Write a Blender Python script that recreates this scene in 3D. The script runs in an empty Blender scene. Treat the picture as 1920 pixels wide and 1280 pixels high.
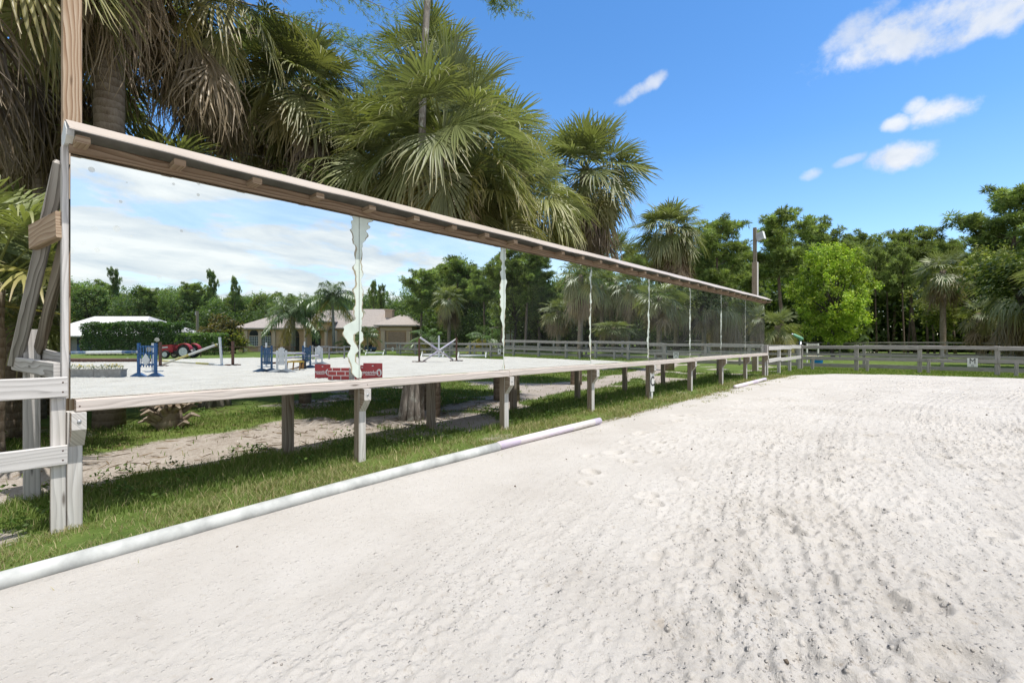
import bpy, math, random
import numpy as np
from mathutils import Vector
random.seed(7)
RNG = np.random.default_rng(11)
S = bpy.context.scene
COL = S.collection
R_ = math.radians

# ------------------------------------------------------------------ camera model and measured places
FPX = 907.0
TH = math.atan(800 / 907.0)
CAM = np.array([4.94, 0.0, 1.42])
FW = np.array([-math.sin(TH), math.cos(TH), 0.0])
RT = np.array([math.cos(TH), math.sin(TH), 0.0])
UP = np.array([0, 0, 1.0])
Y0, PW = 0.534, 2.44            # mirror wall starts at Y0, eight panels PW wide, on the plane x = 0


def gz(y):
    return 0.125 * (1 - np.exp(-np.maximum(y, 0) / 3.5))


def ray(px, py):
    return FW + RT * (px - 960) / FPX + UP * (640 - py) / FPX


# every mirror panel sits a fraction of a degree out of true
SH = [(0, 0), (0, -2), (0, -8), (0, -9), (0, -4), (0, -5), (0, -4), (0, -3)]
PANEL = []
for k_ in range(8):
    pc_ = np.array([0, Y0 + PW * (k_ + .5), 1.92])
    r_ = pc_ - CAM
    px_ = 960 + FPX * (r_ @ RT) / (r_ @ FW)
    v0_ = ray(px_, 640); v0_ /= np.linalg.norm(v0_)
    v1_ = ray(px_ + SH[k_][0], 640 + SH[k_][1]); v1_ /= np.linalg.norm(v1_)
    n_ = v0_ * np.array([-1, 1, 1]) - v1_
    PANEL.append((pc_, n_ / np.linalg.norm(n_)))
EDGE = [131, 683, 955, 1113, 1218, 1296, 1353, 1398, 1432]


def ground(px, py, h=0.0):
    d = ray(px, py); t = 5.0
    for i in range(60):
        t = (h + gz((CAM + d * t)[1]) - CAM[2]) / d[2]
    return CAM + d * t


def at_depth(px, py, Z):
    return CAM + ray(px, py) * Z


class Frame:
    """A place across the arena that the wall of mirrors shows: local u to the side, d away, z up."""
    def __init__(self, px, py, k=None, dist=None, yaw=0):
        if k is None:
            k = next((i for i in range(8) if px < EDGE[i + 1]), 7)
        pc, n = PANEL[k]
        d = ray(px, py)
        t = ((pc - CAM) @ n) / (d @ n)
        p = CAM + d * t
        r = d - 2 * (d @ n) * n
        if dist is not None:
            tt = (dist - t)
        else:
            tt = 20.0
            for i in range(60):
                tt = (gz((p + r * tt)[1]) - p[2]) / r[2]
        self.Z = t + tt
        self.s = self.Z / FPX
        q = p + r * tt
        self.zc = q[2]
        self.P = np.array([q[0], q[1], float(gz(q[1]))])
        eu = RT - 2 * (RT @ n) * n; eu[2] = 0; eu /= np.linalg.norm(eu)
        ed = FW - 2 * (FW @ n) * n; ed[2] = 0; ed /= np.linalg.norm(ed)
        c, s = math.cos(R_(yaw)), math.sin(R_(yaw))
        self.eu, self.ed = eu * c + ed * s, ed * c - eu * s

    def __call__(self, v):
        v = np.asarray(v, float)
        return self.P + v[..., :1] * self.eu + v[..., 1:2] * self.ed + v[..., 2:3] * UP


# ------------------------------------------------------------------ object helpers
def tag(o, label=None, cat=None, group=None, kind=None):
    if label: o['label'] = label
    if cat: o['category'] = cat
    if group: o['group'] = group
    if kind: o['kind'] = kind
    return o


def thing(name, label, cat, loc=(0, 0, 0), group=None, rz=0, scale=1.0):
    o = bpy.data.objects.new(name, None)
    COL.objects.link(o)
    o.empty_display_size = .2
    o.location = Vector(loc); o.rotation_euler = (0, 0, rz)
    o.scale = (scale,) * 3
    return tag(o, label, cat, group)


def root_loc(p):
    while p.parent: p = p.parent
    return np.array(p.location)


class MB:
    """Collects shapes and links them as ONE mesh object."""
    def __init__(self, xf=None):
        self.v, self.f, self.u, self.xf = [], [], [], xf

    def add(self, vs, fs, us=None):
        b = len(self.v)
        self.v += [tuple(map(float, p)) for p in vs]
        for i, f in enumerate(fs):
            self.f.append(tuple(b + j for j in f))
            self.u.append(us[i] if us else [(0, 0)] * len(f))
        return self

    def bar(self, p0, p1, w, h, up=(0, 0, 1), ch=.006):
        """A timber from p0 to p1: w across, h along 'up', long edges eased by ch."""
        p0, p1 = np.array(p0, float), np.array(p1, float)
        a = p1 - p0; L = np.linalg.norm(a); a /= L
        up = np.array(up, float)
        s = np.cross(a, up)
        if np.linalg.norm(s) < 1e-4: s = np.cross(a, (1, 0, 0))
        s /= np.linalg.norm(s); t = np.cross(s, a)
        x, y = w / 2, h / 2
        c = min(ch, x * .6, y * .6)
        if c > 0:
            sec = [(x, y - c), (x - c, y), (-x + c, y), (-x, y - c), (-x, -y + c), (-x + c, -y), (x - c, -y), (x, -y + c)]
        else:
            sec = [(x, y), (-x, y), (-x, -y), (x, -y)]
        n = len(sec)
        vs = [p0 + s * q[0] + t * q[1] for q in sec] + [p1 + s * q[0] + t * q[1] for q in sec]
        per = [0.0]
        for i in range(n):
            q, r = sec[i], sec[(i + 1) % n]
            per.append(per[-1] + math.hypot(q[0] - r[0], q[1] - r[1]))
        o1, o2 = random.uniform(0, 40), random.uniform(0, 40)
        fs, us = [], []
        for i in range(n):
            j = (i + 1) % n
            fs.append((i, j, n + j, n + i))
            us.append([(o1, o2 + per[i]), (o1, o2 + per[i + 1]), (o1 + L, o2 + per[i + 1]), (o1 + L, o2 + per[i])])
        fs.append(tuple(range(n - 1, -1, -1))); us.append([(o1 + q[0] * .3, o2 + q[1]) for q in sec[::-1]])
        fs.append(tuple(range(n, 2 * n))); us.append([(o1 + q[0] * .3, o2 + q[1]) for q in sec])
        return self.add(vs, fs, us)

    def box(self, x0, x1, y0, y1, z0, z1, ch=.004):
        d = (x1 - x0, y1 - y0, z1 - z0)
        c = ((x0 + x1) / 2, (y0 + y1) / 2, (z0 + z1) / 2)
        k = d.index(max(d))
        if k == 0: return self.bar((x0, c[1], c[2]), (x1, c[1], c[2]), d[1], d[2], ch=ch)
        if k == 1: return self.bar((c[0], y0, c[2]), (c[0], y1, c[2]), d[0], d[2], ch=ch)
        return self.bar((c[0], c[1], z0), (c[0], c[1], z1), d[0], d[1], up=(0, 1, 0), ch=ch)

    def tube(self, pts, rad, n=8, cap=True):
        pts = [np.array(p, float) for p in pts]
        if not hasattr(rad, '__len__'): rad = [rad] * len(pts)
        vs, fs, us = [], [], []
        prev = None; L = random.uniform(0, 20)
        for i, p in enumerate(pts):
            a = pts[min(i + 1, len(pts) - 1)] - pts[max(i - 1, 0)]
            a = a / (np.linalg.norm(a) + 1e-9)
            if prev is None:
                prev = np.cross(a, (0.31, 0.2, .9) if abs(a[2]) < .9 else (1, 0, 0))
            s = prev - a * (prev @ a); s /= np.linalg.norm(s) + 1e-9; prev = s
            t = np.cross(a, s)
            vs += [p + (s * math.cos(2 * math.pi * j / n) + t * math.sin(2 * math.pi * j / n)) * rad[i] for j in range(n)]
            if i:
                l2 = L + np.linalg.norm(pts[i] - pts[i - 1])
                for j in range(n):
                    j2 = (j + 1) % n
                    fs.append(((i - 1) * n + j, (i - 1) * n + j2, i * n + j2, i * n + j))
                    us.append([(L, j / n), (L, (j + 1) / n), (l2, (j + 1) / n), (l2, j / n)])
                L = l2
        if cap:
            fs.append(tuple(range(n - 1, -1, -1))); us.append([(0, 0)] * n)
            m = len(pts) - 1
            fs.append(tuple(range(m * n, m * n + n))); us.append([(0, 0)] * n)
        return self.add(vs, fs, us)

    def prism(self, poly, fn, d0, d1):
        """poly (a, b) pairs extruded from d0 to d1; fn(a, b, d) -> xyz."""
        n = len(poly)
        vs = [fn(a, b, d0) for a, b in poly] + [fn(a, b, d1) for a, b in poly]
        fs = [tuple(range(n - 1, -1, -1)), tuple(range(n, 2 * n))]
        us = [[(a, b) for a, b in poly[::-1]], [(a, b) for a, b in poly]]
        for i in range(n):
            j = (i + 1) % n
            fs.append((i, j, n + j, n + i))
            us.append([(poly[i][0], poly[i][1]), (poly[j][0], poly[j][1]), (poly[j][0], poly[j][1] + .1), (poly[i][0], poly[i][1] + .1)])
        return self.add(vs, fs, us)

    def ball(self, c, r, n=10, m=6):
        r = (r,) * 3 if not hasattr(r, '__len__') else r
        vs = [(c[0], c[1], c[2] + r[2])]
        for i in range(1, m):
            a = math.pi * i / m
            vs += [(c[0] + r[0] * math.sin(a) * math.cos(2 * math.pi * j / n), c[1] + r[1] * math.sin(a) * math.sin(2 * math.pi * j / n), c[2] + r[2] * math.cos(a)) for j in range(n)]
        vs.append((c[0], c[1], c[2] - r[2]))
        fs = [(0, 1 + j, 1 + (j + 1) % n) for j in range(n)]
        for i in range(m - 2):
            for j in range(n):
                a, b = 1 + i * n + j, 1 + i * n + (j + 1) % n
                fs.append((a, a + n, b + n, b))
        l = len(vs) - 1
        fs += [(l, 1 + (m - 2) * n + (j + 1) % n, 1 + (m - 2) * n + j) for j in range(n)]
        return self.add(vs, fs)

    def build(self, name, mat, parent=None, smooth=False, origin=None):
        v = np.array(self.v, float)
        if self.xf is not None: v = self.xf(v)
        base = root_loc(parent) if parent is not None else np.array(origin if origin is not None else v.mean(0) * [1, 1, 0] + [0, 0, v[:, 2].min()])
        me = bpy.data.meshes.new(name)
        me.from_pydata((v - base).tolist(), [], self.f)
        uv = me.uv_layers.new(name='uv')
        uv.data.foreach_set('uv', np.array([c for f in self.u for c in f], float).ravel())
        me.materials.append(mat)
        if smooth: me.polygons.foreach_set('use_smooth', [True] * len(me.polygons))
        me.update()
        o = bpy.data.objects.new(name, me)
        COL.objects.link(o)
        if parent is not None: o.parent = parent
        else: o.location = Vector(base)
        return o


def np_mesh(name, V, F, mat, tint=None, parent=None, smooth=False, loc=None):
    """A mesh from arrays: V (n,3); F a list of (m,3) and (m,4) index arrays; tint (n,3) linear colour per vertex."""
    me = bpy.data.meshes.new(name)
    V = np.asarray(V, np.float32)
    me.vertices.add(len(V)); me.vertices.foreach_set('co', V.ravel())
    loops = np.concatenate([f.ravel() for f in F]).astype(np.int32)
    counts = np.concatenate([np.full(len(f), f.shape[1], np.int32) for f in F])
    starts = np.concatenate([[0], np.cumsum(counts)[:-1]]).astype(np.int32)
    me.loops.add(len(loops)); me.loops.foreach_set('vertex_index', loops)
    me.polygons.add(len(counts))
    me.polygons.foreach_set('loop_start', starts)
    try: me.polygons.foreach_set('loop_total', counts)
    except Exception: pass
    if smooth: me.polygons.foreach_set('use_smooth', np.ones(len(counts), bool))
    me.update(calc_edges=True); me.validate()
    if tint is not None:
        a = me.attributes.new('tint', 'FLOAT_COLOR', 'POINT')
        a.data.foreach_set('color', np.concatenate([tint, np.ones((len(V), 1))], 1).astype(np.float32).ravel())
    me.materials.append(mat)
    o = bpy.data.objects.new(name, me); COL.objects.link(o)
    if parent is not None: o.parent = parent
    if loc is not None: o.location = Vector(loc)
    return o


def copy_tree(o, parent=None):
    c = o.copy(); COL.objects.link(c)
    if parent is not None: c.parent = parent
    for ch in list(o.children): copy_tree(ch, c)
    return c


def put(o, loc, rz=0, scale=1.0, label=None, group=None, sz=None, tilt=0):
    o.location = Vector(loc); o.rotation_euler = (tilt, 0, rz)
    o.scale = (scale, scale, sz or scale)
    if label: o['label'] = label
    if group: o['group'] = group
    return o


# ------------------------------------------------------------------ materials
class NT:
    def __init__(self, name):
        self.m = bpy.data.materials.new(name); self.m.use_nodes = True
        self.t = self.m.node_tree; self.t.nodes.clear()
        self.out = self.t.nodes.new('ShaderNodeOutputMaterial')

    def n(self, kind, **kw):
        o = self.t.nodes.new('ShaderNode' + kind)
        for k, v in kw.items():
            setattr(o, k, v)
        return o

    def link(self, a, b): self.t.links.new(a, b)

    def val(self, sock, v):
        if isinstance(v, bpy.types.NodeSocket): self.link(v, sock)
        elif v is not None: sock.default_value = v

    def math(self, op, a, b=None, c=None, clamp=False):
        o = self.n('Math', operation=op); o.use_clamp = clamp
        for i, v in enumerate((a, b, c)):
            if v is not None: self.val(o.inputs[i], v)
        return o.outputs[0]

    def noise(self, vec, scale, detail=4, rough=.55, dist=0):
        o = self.n('TexNoise')
        if vec is not None: self.link(vec, o.inputs['Vector'])
        o.inputs['Scale'].default_value = scale; o.inputs['Detail'].default_value = detail
        o.inputs['Roughness'].default_value = rough; o.inputs['Distortion'].default_value = dist
        return o.outputs['Fac']

    def mapping(self, vec, scale=(1, 1, 1), loc=(0, 0, 0), rot=(0, 0, 0)):
        o = self.n('Mapping'); self.link(vec, o.inputs['Vector'])
        o.inputs['Scale'].default_value = scale; o.inputs['Location'].default_value = loc; o.inputs['Rotation'].default_value = rot
        return o.outputs[0]

    def ramp(self, fac, stops):
        o = self.n('ValToRGB'); self.link(fac, o.inputs[0])
        e = o.color_ramp.elements
        while len(e) < len(stops): e.new(.5)
        for i, (p, c) in enumerate(stops):
            e[i].position = p
            e[i].color = (*c, 1) if hasattr(c, '__len__') else (c, c, c, 1)
        return o.outputs[0]

    def mix(self, fac, a, b, blend='MIX'):
        o = self.n('Mix', data_type='RGBA', blend_type=blend)
        self.val(o.inputs[0], fac)
        for s, v in ((o.inputs[6], a), (o.inputs[7], b)):
            if isinstance(v, tuple) and len(v) == 3: v = (*v, 1)
            self.val(s, v)
        return o.outputs[2]

    def bsdf(self, color, rough=.6, metal=0, spec=.3, bump=None, bstr=.3, bdist=.02, trans=0, tcol=None):
        p = self.n('BsdfPrincipled')
        if isinstance(color, tuple): color = (*color, 1)
        self.val(p.inputs['Base Color'], color)
        self.val(p.inputs['Roughness'], rough)
        p.inputs['Metallic'].default_value = metal
        p.inputs['Specular IOR Level'].default_value = spec
        if bump is not None:
            b = self.n('Bump'); self.link(bump, b.inputs['Height'])
            b.inputs['Strength'].default_value = bstr; b.inputs['Distance'].default_value = bdist
            self.link(b.outputs[0], p.inputs['Normal'])
        sh = p.outputs[0]
        if trans:
            t = self.n('BsdfTranslucent'); self.val(t.inputs[0], tcol if tcol is not None else color)
            mx = self.n('MixShader'); mx.inputs[0].default_value = trans
            self.link(sh, mx.inputs[1]); self.link(t.outputs[0], mx.inputs[2]); sh = mx.outputs[0]
        self.link(sh, self.out.inputs[0])
        return self.m

    def coord(self, which='Object'):
        return self.n('TexCoord').outputs[which]

    def pos(self):
        return self.n('NewGeometry').outputs['Position']

    def uv(self):
        return self.n('UVMap').outputs[0]


def wood(name, light, mid, dark, streak=.5, bleach=None):
    """Weathered sawn timber: grain and rings along the piece, knots, streaks."""
    k = NT(name); uv = k.uv()
    warp = k.noise(k.mapping(uv, (.9, 5, 1)), 1.0, 2)
    wv = k.n('Mapping'); k.link(uv, wv.inputs[0]); wv.inputs['Scale'].default_value = (1.1, 26, 1)
    add = k.n('VectorMath', operation='ADD'); k.link(wv.outputs[0], add.inputs[0])
    cmb = k.n('CombineXYZ'); k.link(k.math('MULTIPLY', warp, 5.0), cmb.inputs[1]); k.link(cmb.outputs[0], add.inputs[1])
    rings = k.n('TexWave', wave_type='BANDS', bands_direction='Y', wave_profile='SAW')
    k.link(add.outputs[0], rings.inputs['Vector']); rings.inputs['Scale'].default_value = .33
    rings.inputs['Distortion'].default_value = 1.2; rings.inputs['Detail'].default_value = 2
    fine = k.noise(k.mapping(uv, (3, 170, 1)), 1.0, 3, .6)
    blot = k.noise(k.mapping(uv, (1.6, 9, 1)), 1.0, 4, .6)
    kv = k.n('TexVoronoi', feature='F1'); k.link(k.mapping(uv, (1.1, 5.5, 1)), kv.inputs['Vector']); kv.inputs['Scale'].default_value = 1.2
    knot = k.ramp(kv.outputs['Distance'], [(.03, 1.0), (.09, 0.0)])
    grain = k.math('ADD', k.math('MULTIPLY', rings.outputs['Fac'], .7), k.math('MULTIPLY', fine, .5))
    c = k.ramp(grain, [(.22, dark), (.46, mid), (.80, light)])
    c = k.mix(k.ramp(blot, [(.35, 0.0), (.7, 1.0)]), c, k.mix(.55, c, mid))
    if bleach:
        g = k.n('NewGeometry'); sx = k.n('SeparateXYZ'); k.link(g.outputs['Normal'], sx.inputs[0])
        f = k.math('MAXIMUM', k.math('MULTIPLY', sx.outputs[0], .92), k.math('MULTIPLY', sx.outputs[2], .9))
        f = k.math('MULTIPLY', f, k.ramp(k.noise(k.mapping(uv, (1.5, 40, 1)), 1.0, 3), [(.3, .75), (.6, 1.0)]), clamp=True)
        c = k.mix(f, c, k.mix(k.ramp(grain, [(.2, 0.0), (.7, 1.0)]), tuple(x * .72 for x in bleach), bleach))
    c = k.mix(k.math('MULTIPLY', knot, .75), c, tuple(x * .45 for x in dark))
    return k.bsdf(c, .85, spec=.15, bump=grain, bstr=.35, bdist=.004)


M = {}
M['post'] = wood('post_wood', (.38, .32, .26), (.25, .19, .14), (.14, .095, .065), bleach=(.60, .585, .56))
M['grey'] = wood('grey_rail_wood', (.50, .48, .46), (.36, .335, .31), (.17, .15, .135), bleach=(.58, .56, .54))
M['dull'] = wood('old_fence_wood', (.42, .395, .37), (.27, .25, .23), (.09, .078, .066))
M['pole'] = wood('treated_pole_wood', (.50, .40, .30), (.33, .225, .145), (.15, .08, .045))
M['beam'] = wood('sheltered_beam_wood', (.33, .25, .18), (.21, .145, .095), (.10, .062, .04))
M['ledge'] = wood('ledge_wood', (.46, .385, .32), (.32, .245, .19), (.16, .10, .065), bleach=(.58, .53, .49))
M['brace'] = wood('brace_wood', (.30, .265, .22), (.185, .155, .12), (.09, .07, .05))


def plain(name, col, rough=.55, spec=.3, metal=0, var=.25, scale=6, bump=.1):
    k = NT(name); c = k.coord()
    nz = k.noise(c, scale, 5, .6)
    a = tuple(x * (1 - var) for x in col); b = tuple(min(1, x * (1 + var * .6)) for x in col)
    return k.bsdf(k.ramp(nz, [(.3, a), (.7, b)]), rough, metal, spec, bump=k.noise(c, scale * 6, 3), bstr=bump, bdist=.005)


def leaf_mat(name, trans=.3, rough=.5, spec=.35, var=.35):
    k = NT(name)
    at = k.n('Attribute'); at.attribute_name = 'tint'
    oi = k.n('ObjectInfo')
    nz = k.noise(k.pos(), 1.7, 3)
    v = k.math('ADD', k.math('MULTIPLY', k.math('SUBTRACT', nz, .5), var), k.math('MULTIPLY_ADD', oi.outputs['Random'], .3, .87))
    cm = k.n('CombineXYZ')
    for i in range(3): k.link(v, cm.inputs[i])
    c = k.mix(1.0, at.outputs['Color'], cm.outputs[0], 'MULTIPLY')
    tc = k.mix(1.0, c, (1.25, 1.3, .55), 'MULTIPLY')
    return k.bsdf(c, rough, spec=spec, trans=trans, tcol=tc)


M['palm'] = leaf_mat('palm_leaf', .28, .40, .45)
M['leaf'] = leaf_mat('tree_leaf', .38, .55, .3)
M['needle'] = leaf_mat('pine_needle', .35, .6, .25)
M['blade'] = leaf_mat('grass_blade', .30, .6, .2, var=.5)


def bark(name, a, b, c, sx=3, sz=1.0, bump=.8, lichen=None, rings=0):
    k = NT(name); o = k.coord()
    p = k.mapping(o, (1, 1, sz))
    n1 = k.noise(p, sx, 6, .65); n2 = k.noise(p, sx * 5, 4, .7)
    h = k.math('ADD', k.math('MULTIPLY', n1, .6), k.math('MULTIPLY', n2, .5))
    if rings:
        w = k.n('TexWave', wave_type='BANDS', bands_direction='Z', wave_profile='SAW'); k.link(o, w.inputs[0])
        w.inputs['Scale'].default_value = rings; w.inputs['Distortion'].default_value = 2.5; w.inputs['Detail'].default_value = 2; w.inputs['Detail Scale'].default_value = 3
        h = k.math('ADD', h, k.math('MULTIPLY', w.outputs['Fac'], .22))
    col = k.ramp(h, [(.38, a), (.58, b), (.8, c)])
    if lichen:
        col = k.mix(k.ramp(k.noise(k.mapping(o, (1, 1, .6), (3, 1, 2)), 9, 5, .7), [(.55, 0.0), (.64, 1.0)]), col, lichen)
    return k.bsdf(col, .9, spec=.1, bump=h, bstr=bump, bdist=.03)


M['palmbark'] = bark('palm_trunk', (.10, .072, .05), (.20, .155, .115), (.30, .25, .20), 5, .5, rings=2.6)
M['palmgrey'] = bark('grey_palm_trunk', (.12, .105, .09), (.24, .22, .195), (.36, .34, .31), 5, .5, rings=2.4)
M['pinebark'] = bark('pine_bark', (.08, .058, .045), (.19, .145, .115), (.32, .26, .21), 4, .35)
M['oakbark'] = bark('dark_bark', (.035, .030, .026), (.075, .064, .055), (.14, .125, .11), 5, .5)
M['cypbark'] = bark('cypress_bark', (.12, .10, .085), (.24, .215, .19), (.38, .36, .33), 5, .25, lichen=(.46, .47, .42))

# mirror: silvered glass, a little green, with dust film and old white spots
def mirror_mat():
    k = NT('mirror_glass')
    p = k.pos(); sx = k.n('SeparateXYZ'); k.link(p, sx.inputs[0])
    g = k.n('BsdfGlossy'); g.inputs['Color'].default_value = (.88, .925, .915, 1); g.inputs['Roughness'].default_value = 0.0
    dcol = k.n('BsdfDiffuse'); dcol.inputs['Color'].default_value = (.60, .62, .58, 1)
    streak = k.noise(k.mapping(p, (1, 2.2, .7)), 1.6, 6, .65)
    far = k.n('MapRange'); k.link(sx.outputs[1], far.inputs[0])
    far.inputs[1].default_value = 4; far.inputs[2].default_value = 20; far.inputs[3].default_value = .006; far.inputs[4].default_value = .06
    f = k.math('MULTIPLY', k.ramp(streak, [(.3, .35), (.75, 1.6)]), far.outputs[0])
    # spots: fine droplets low on the first sheet, grey flecks high up
    v = k.n('TexVoronoi', feature='F1'); k.link(p, v.inputs['Vector']); v.inputs['Scale'].default_value = 11
    zone = k.ramp(k.noise(p, 1.3, 3), [(.40, 0.0), (.55, 1.0)])
    near = k.n('MapRange'); k.link(sx.outputs[1], near.inputs[0]); near.inputs[1].default_value = .5; near.inputs[2].default_value = 1.9; near.inputs[3].default_value = .36; near.inputs[4].default_value = .02
    rs = k.n('SeparateColor'); k.link(v.outputs['Color'], rs.inputs[0])
    spot = k.math('LESS_THAN', v.outputs['Distance'], k.math('MULTIPLY', near.outputs[0], k.math('POWER', rs.outputs[0], 3.0)))
    f = k.math('ADD', f, k.math('MULTIPLY', k.math('MULTIPLY', spot, zone), .55), clamp=True)
    mx = k.n('MixShader'); k.link(f, mx.inputs[0]); k.link(g.outputs[0], mx.inputs[1]); k.link(dcol.outputs[0], mx.inputs[2])
    k.link(mx.outputs[0], k.out.inputs[0])
    return k.m


M['mirror'] = mirror_mat()
M['stain'] = plain('lost_silvering', (.60, .67, .60), .25, .5, var=.12, scale=5, bump=0)
M['roofpaint'] = plain('tan_painted_metal', (.455, .395, .34), .45, .4, var=.06, scale=3, bump=.03)
M['white'] = plain('white_paint', (.66, .66, .645), .5, var=.1)
M['stain_edge'] = plain('brown_stain_edge', (.33, .29, .20), .5, .3)
M['pvc'] = plain('pale_plastic_pipe', (.44, .45, .43), .65, .2, var=.34, scale=4.5, bump=.15)
M['steel'] = plain('galvanised_steel', (.45, .46, .47), .4, .5, .7)
M['underside'] = plain('dull_zinc_sheet', (.36, .35, .33), .7, .2)
M['block'] = wood('sawn_block_wood', (.40, .31, .22), (.30, .215, .145), (.16, .10, .06))
M['rust'] = plain('rusty_iron', (.10, .06, .045), .8)
M['black'] = plain('black_print', (.02, .02, .022), .6)
M['blue'] = plain('blue_paint', (.03, .11, .26), .5, var=.2)
M['navy'] = plain('faded_navy_paint', (.05, .11, .20), .55, var=.2)
M['bucket'] = plain('bright_blue_plastic', (.01, .20, .55), .4)
M['red'] = plain('red_paint', (.36, .045, .05), .5, var=.12)
M['tractor'] = plain('tractor_red', (.42, .02, .03), .4, .4)
M['rubber'] = plain('black_rubber', (.02, .02, .02), .8)
M['rim'] = plain('pale_wheel_rim', (.62, .62, .60), .5)
M['greenmetal'] = plain('faded_green_paint', (.16, .36, .24), .5)
M['yellow'] = plain('yellow_paint', (.65, .45, .05), .5)
M['brownwood'] = plain('brown_stained_wood', (.13, .065, .045), .7)
M['orangewood'] = plain('orange_stained_wood', (.40, .20, .06), .7)
M['concrete'] = plain('grey_concrete', (.34, .32, .29), .9, .1)
M['stucco'] = plain('tan_stucco', (.56, .36, .225), .85, .1, var=.08, scale=3)
M['trim'] = plain('pale_tan_trim', (.60, .44, .33), .8, .1, var=.06)
M['shingle'] = plain('pale_roof_shingles', (.40, .335, .30), .85, .1, var=.18, scale=5, bump=.3)
M['garage'] = plain('brown_garage_door', (.38, .25, .18), .7)
M['darkglass'] = plain('dark_window_glass', (.02, .025, .03), .1, .6)
M['greywall'] = plain('pale_grey_siding', (.55, .57, .58), .7)
M['greyroof'] = plain('grey_roof', (.33, .33, .34), .8)


def corrugated():
    k = NT('ribbed_metal_roof'); uv = k.uv()
    w = k.n('TexWave', wave_type='BANDS', bands_direction='X', wave_profile='SIN'); k.link(uv, w.inputs[0]); w.inputs['Scale'].default_value = .9
    c = k.ramp(k.noise(k.coord(), .8, 4), [(.3, (.50, .45, .43)), (.7, (.60, .55, .53))])
    return k.bsdf(c, .4, spec=.4, bump=w.outputs['Fac'], bstr=1, bdist=.05)


M['ribbed'] = corrugated()


def banded(name, cols, period):
    """Painted jump pole: bands of colour along its length."""
    k = NT(name); sx = k.n('SeparateXYZ'); k.link(k.uv(), sx.inputs[0])
    f = k.math('FRACT', k.math('DIVIDE', sx.outputs[0], period))
    r = k.n('ValToRGB'); k.link(f, r.inputs[0]); r.color_ramp.interpolation = 'CONSTANT'
    e = r.color_ramp.elements
    while len(e) < len(cols): e.new(.5)
    for i, c in enumerate(cols): e[i].position = i / len(cols); e[i].color = (*c, 1)
    c = k.mix(k.ramp(k.noise(k.coord(), 7, 5), [(.45, 0.0), (.7, .5)]), r.outputs[0], (.55, .52, .48))
    return k.bsdf(c, .5, spec=.35)


M['lilac'] = banded('faded_lilac_bands', [(.66, .60, .62), (.62, .55, .64), (.68, .63, .60), (.55, .48, .60)], 2.4)
M['bluewhite'] = banded('blue_and_white_bands', [(.75, .75, .72), (.75, .75, .72), (.05, .13, .25)], 2.0)
M['yellowwhite'] = banded('yellow_and_white_bands', [(.60, .58, .50), (.48, .42, .12), (.62, .60, .54)], 2.2)
M['brickpaint'] = None


def brick_mat():
    k = NT('painted_brick_pattern')
    b = k.n('TexBrick'); k.link(k.uv(), b.inputs['Vector'])
    b.inputs['Color1'].default_value = (.36, .05, .05, 1); b.inputs['Color2'].default_value = (.40, .06, .06, 1)
    b.inputs['Mortar'].default_value = (.72, .66, .64, 1); b.inputs['Scale'].default_value = 1.0
    b.inputs['Mortar Size'].default_value = .012; b.inputs['Brick Width'].default_value = .30; b.inputs['Row Height'].default_value = .145
    return k.bsdf(b.outputs['Color'], .6)


M['brickpaint'] = brick_mat()
EXPOSURE, SUN_E, SKY_S, SKY_V, CLOUD = 1.38, 2.08, .15, .62, 2.6

# ------------------------------------------------------------------ foliage builders (arrays)
class FB:
    def __init__(self): self.V, self.T, self.Q, self.C, self.n = [], [], [], [], 0

    def add(self, V, C, tri=None, quad=None):
        V = np.asarray(V).reshape(-1, 3); C = np.broadcast_to(np.asarray(C), V.shape) if np.ndim(C) == 1 else np.asarray(C).reshape(-1, 3)
        if tri is not None and len(tri): self.T.append(np.asarray(tri) + self.n)
        if quad is not None and len(quad): self.Q.append(np.asarray(quad) + self.n)
        self.V.append(V); self.C.append(C); self.n += len(V)

    def build(self, name, mat, parent=None, loc=None, smooth=False):
        F = []
        if self.T: F.append(np.concatenate(self.T))
        if self.Q: F.append(np.concatenate(self.Q))
        return np_mesh(name, np.concatenate(self.V), F, mat, np.concatenate(self.C), parent, smooth, loc)


def unit(v): return v / (np.linalg.norm(v, axis=-1, keepdims=True) + 1e-9)


def lerp(a, b, t): return np.asarray(a) * (1 - t) + np.asarray(b) * t


GREEN = np.array([.195, .225, .085]); BLUEG = np.array([.175, .205, .11]); OLD = np.array([.37, .305, .10])
TAN = np.array([.40, .31, .20]); DEAD = np.array([.22, .155, .10]); DARKDEAD = np.array([.13, .095, .068])


def strips(fb, P, E, N, wid, pleat, col):
    """P (s,k,3) centre lines; E width direction; wid (s,k). Folded strips of two quads across when pleat."""
    s, k, _ = P.shape
    L = P - E * wid[..., None] / 2; Rr = P + E * wid[..., None] / 2
    if pleat:
        Mid = P - N * (wid[..., None] * pleat)
        V = np.stack([L, Mid, Rr], 2).reshape(-1, 3); m = 3
        C = np.repeat(col, 3, axis=1).reshape(-1, 3) if col.ndim == 3 else col
    else:
        V = np.stack([L, Rr], 2).reshape(-1, 3); m = 2
        C = np.repeat(col, 2, axis=1).reshape(-1, 3)
    base = (np.arange(s) * k * m)[:, None] + (np.arange(k - 1) * m)[None]
    q = []
    for j in range(m - 1):
        q.append(np.stack([base + j, base + j + 1, base + m + j + 1, base + m + j], -1).reshape(-1, 4))
    fb.add(V, C, quad=np.concatenate(q))


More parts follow.
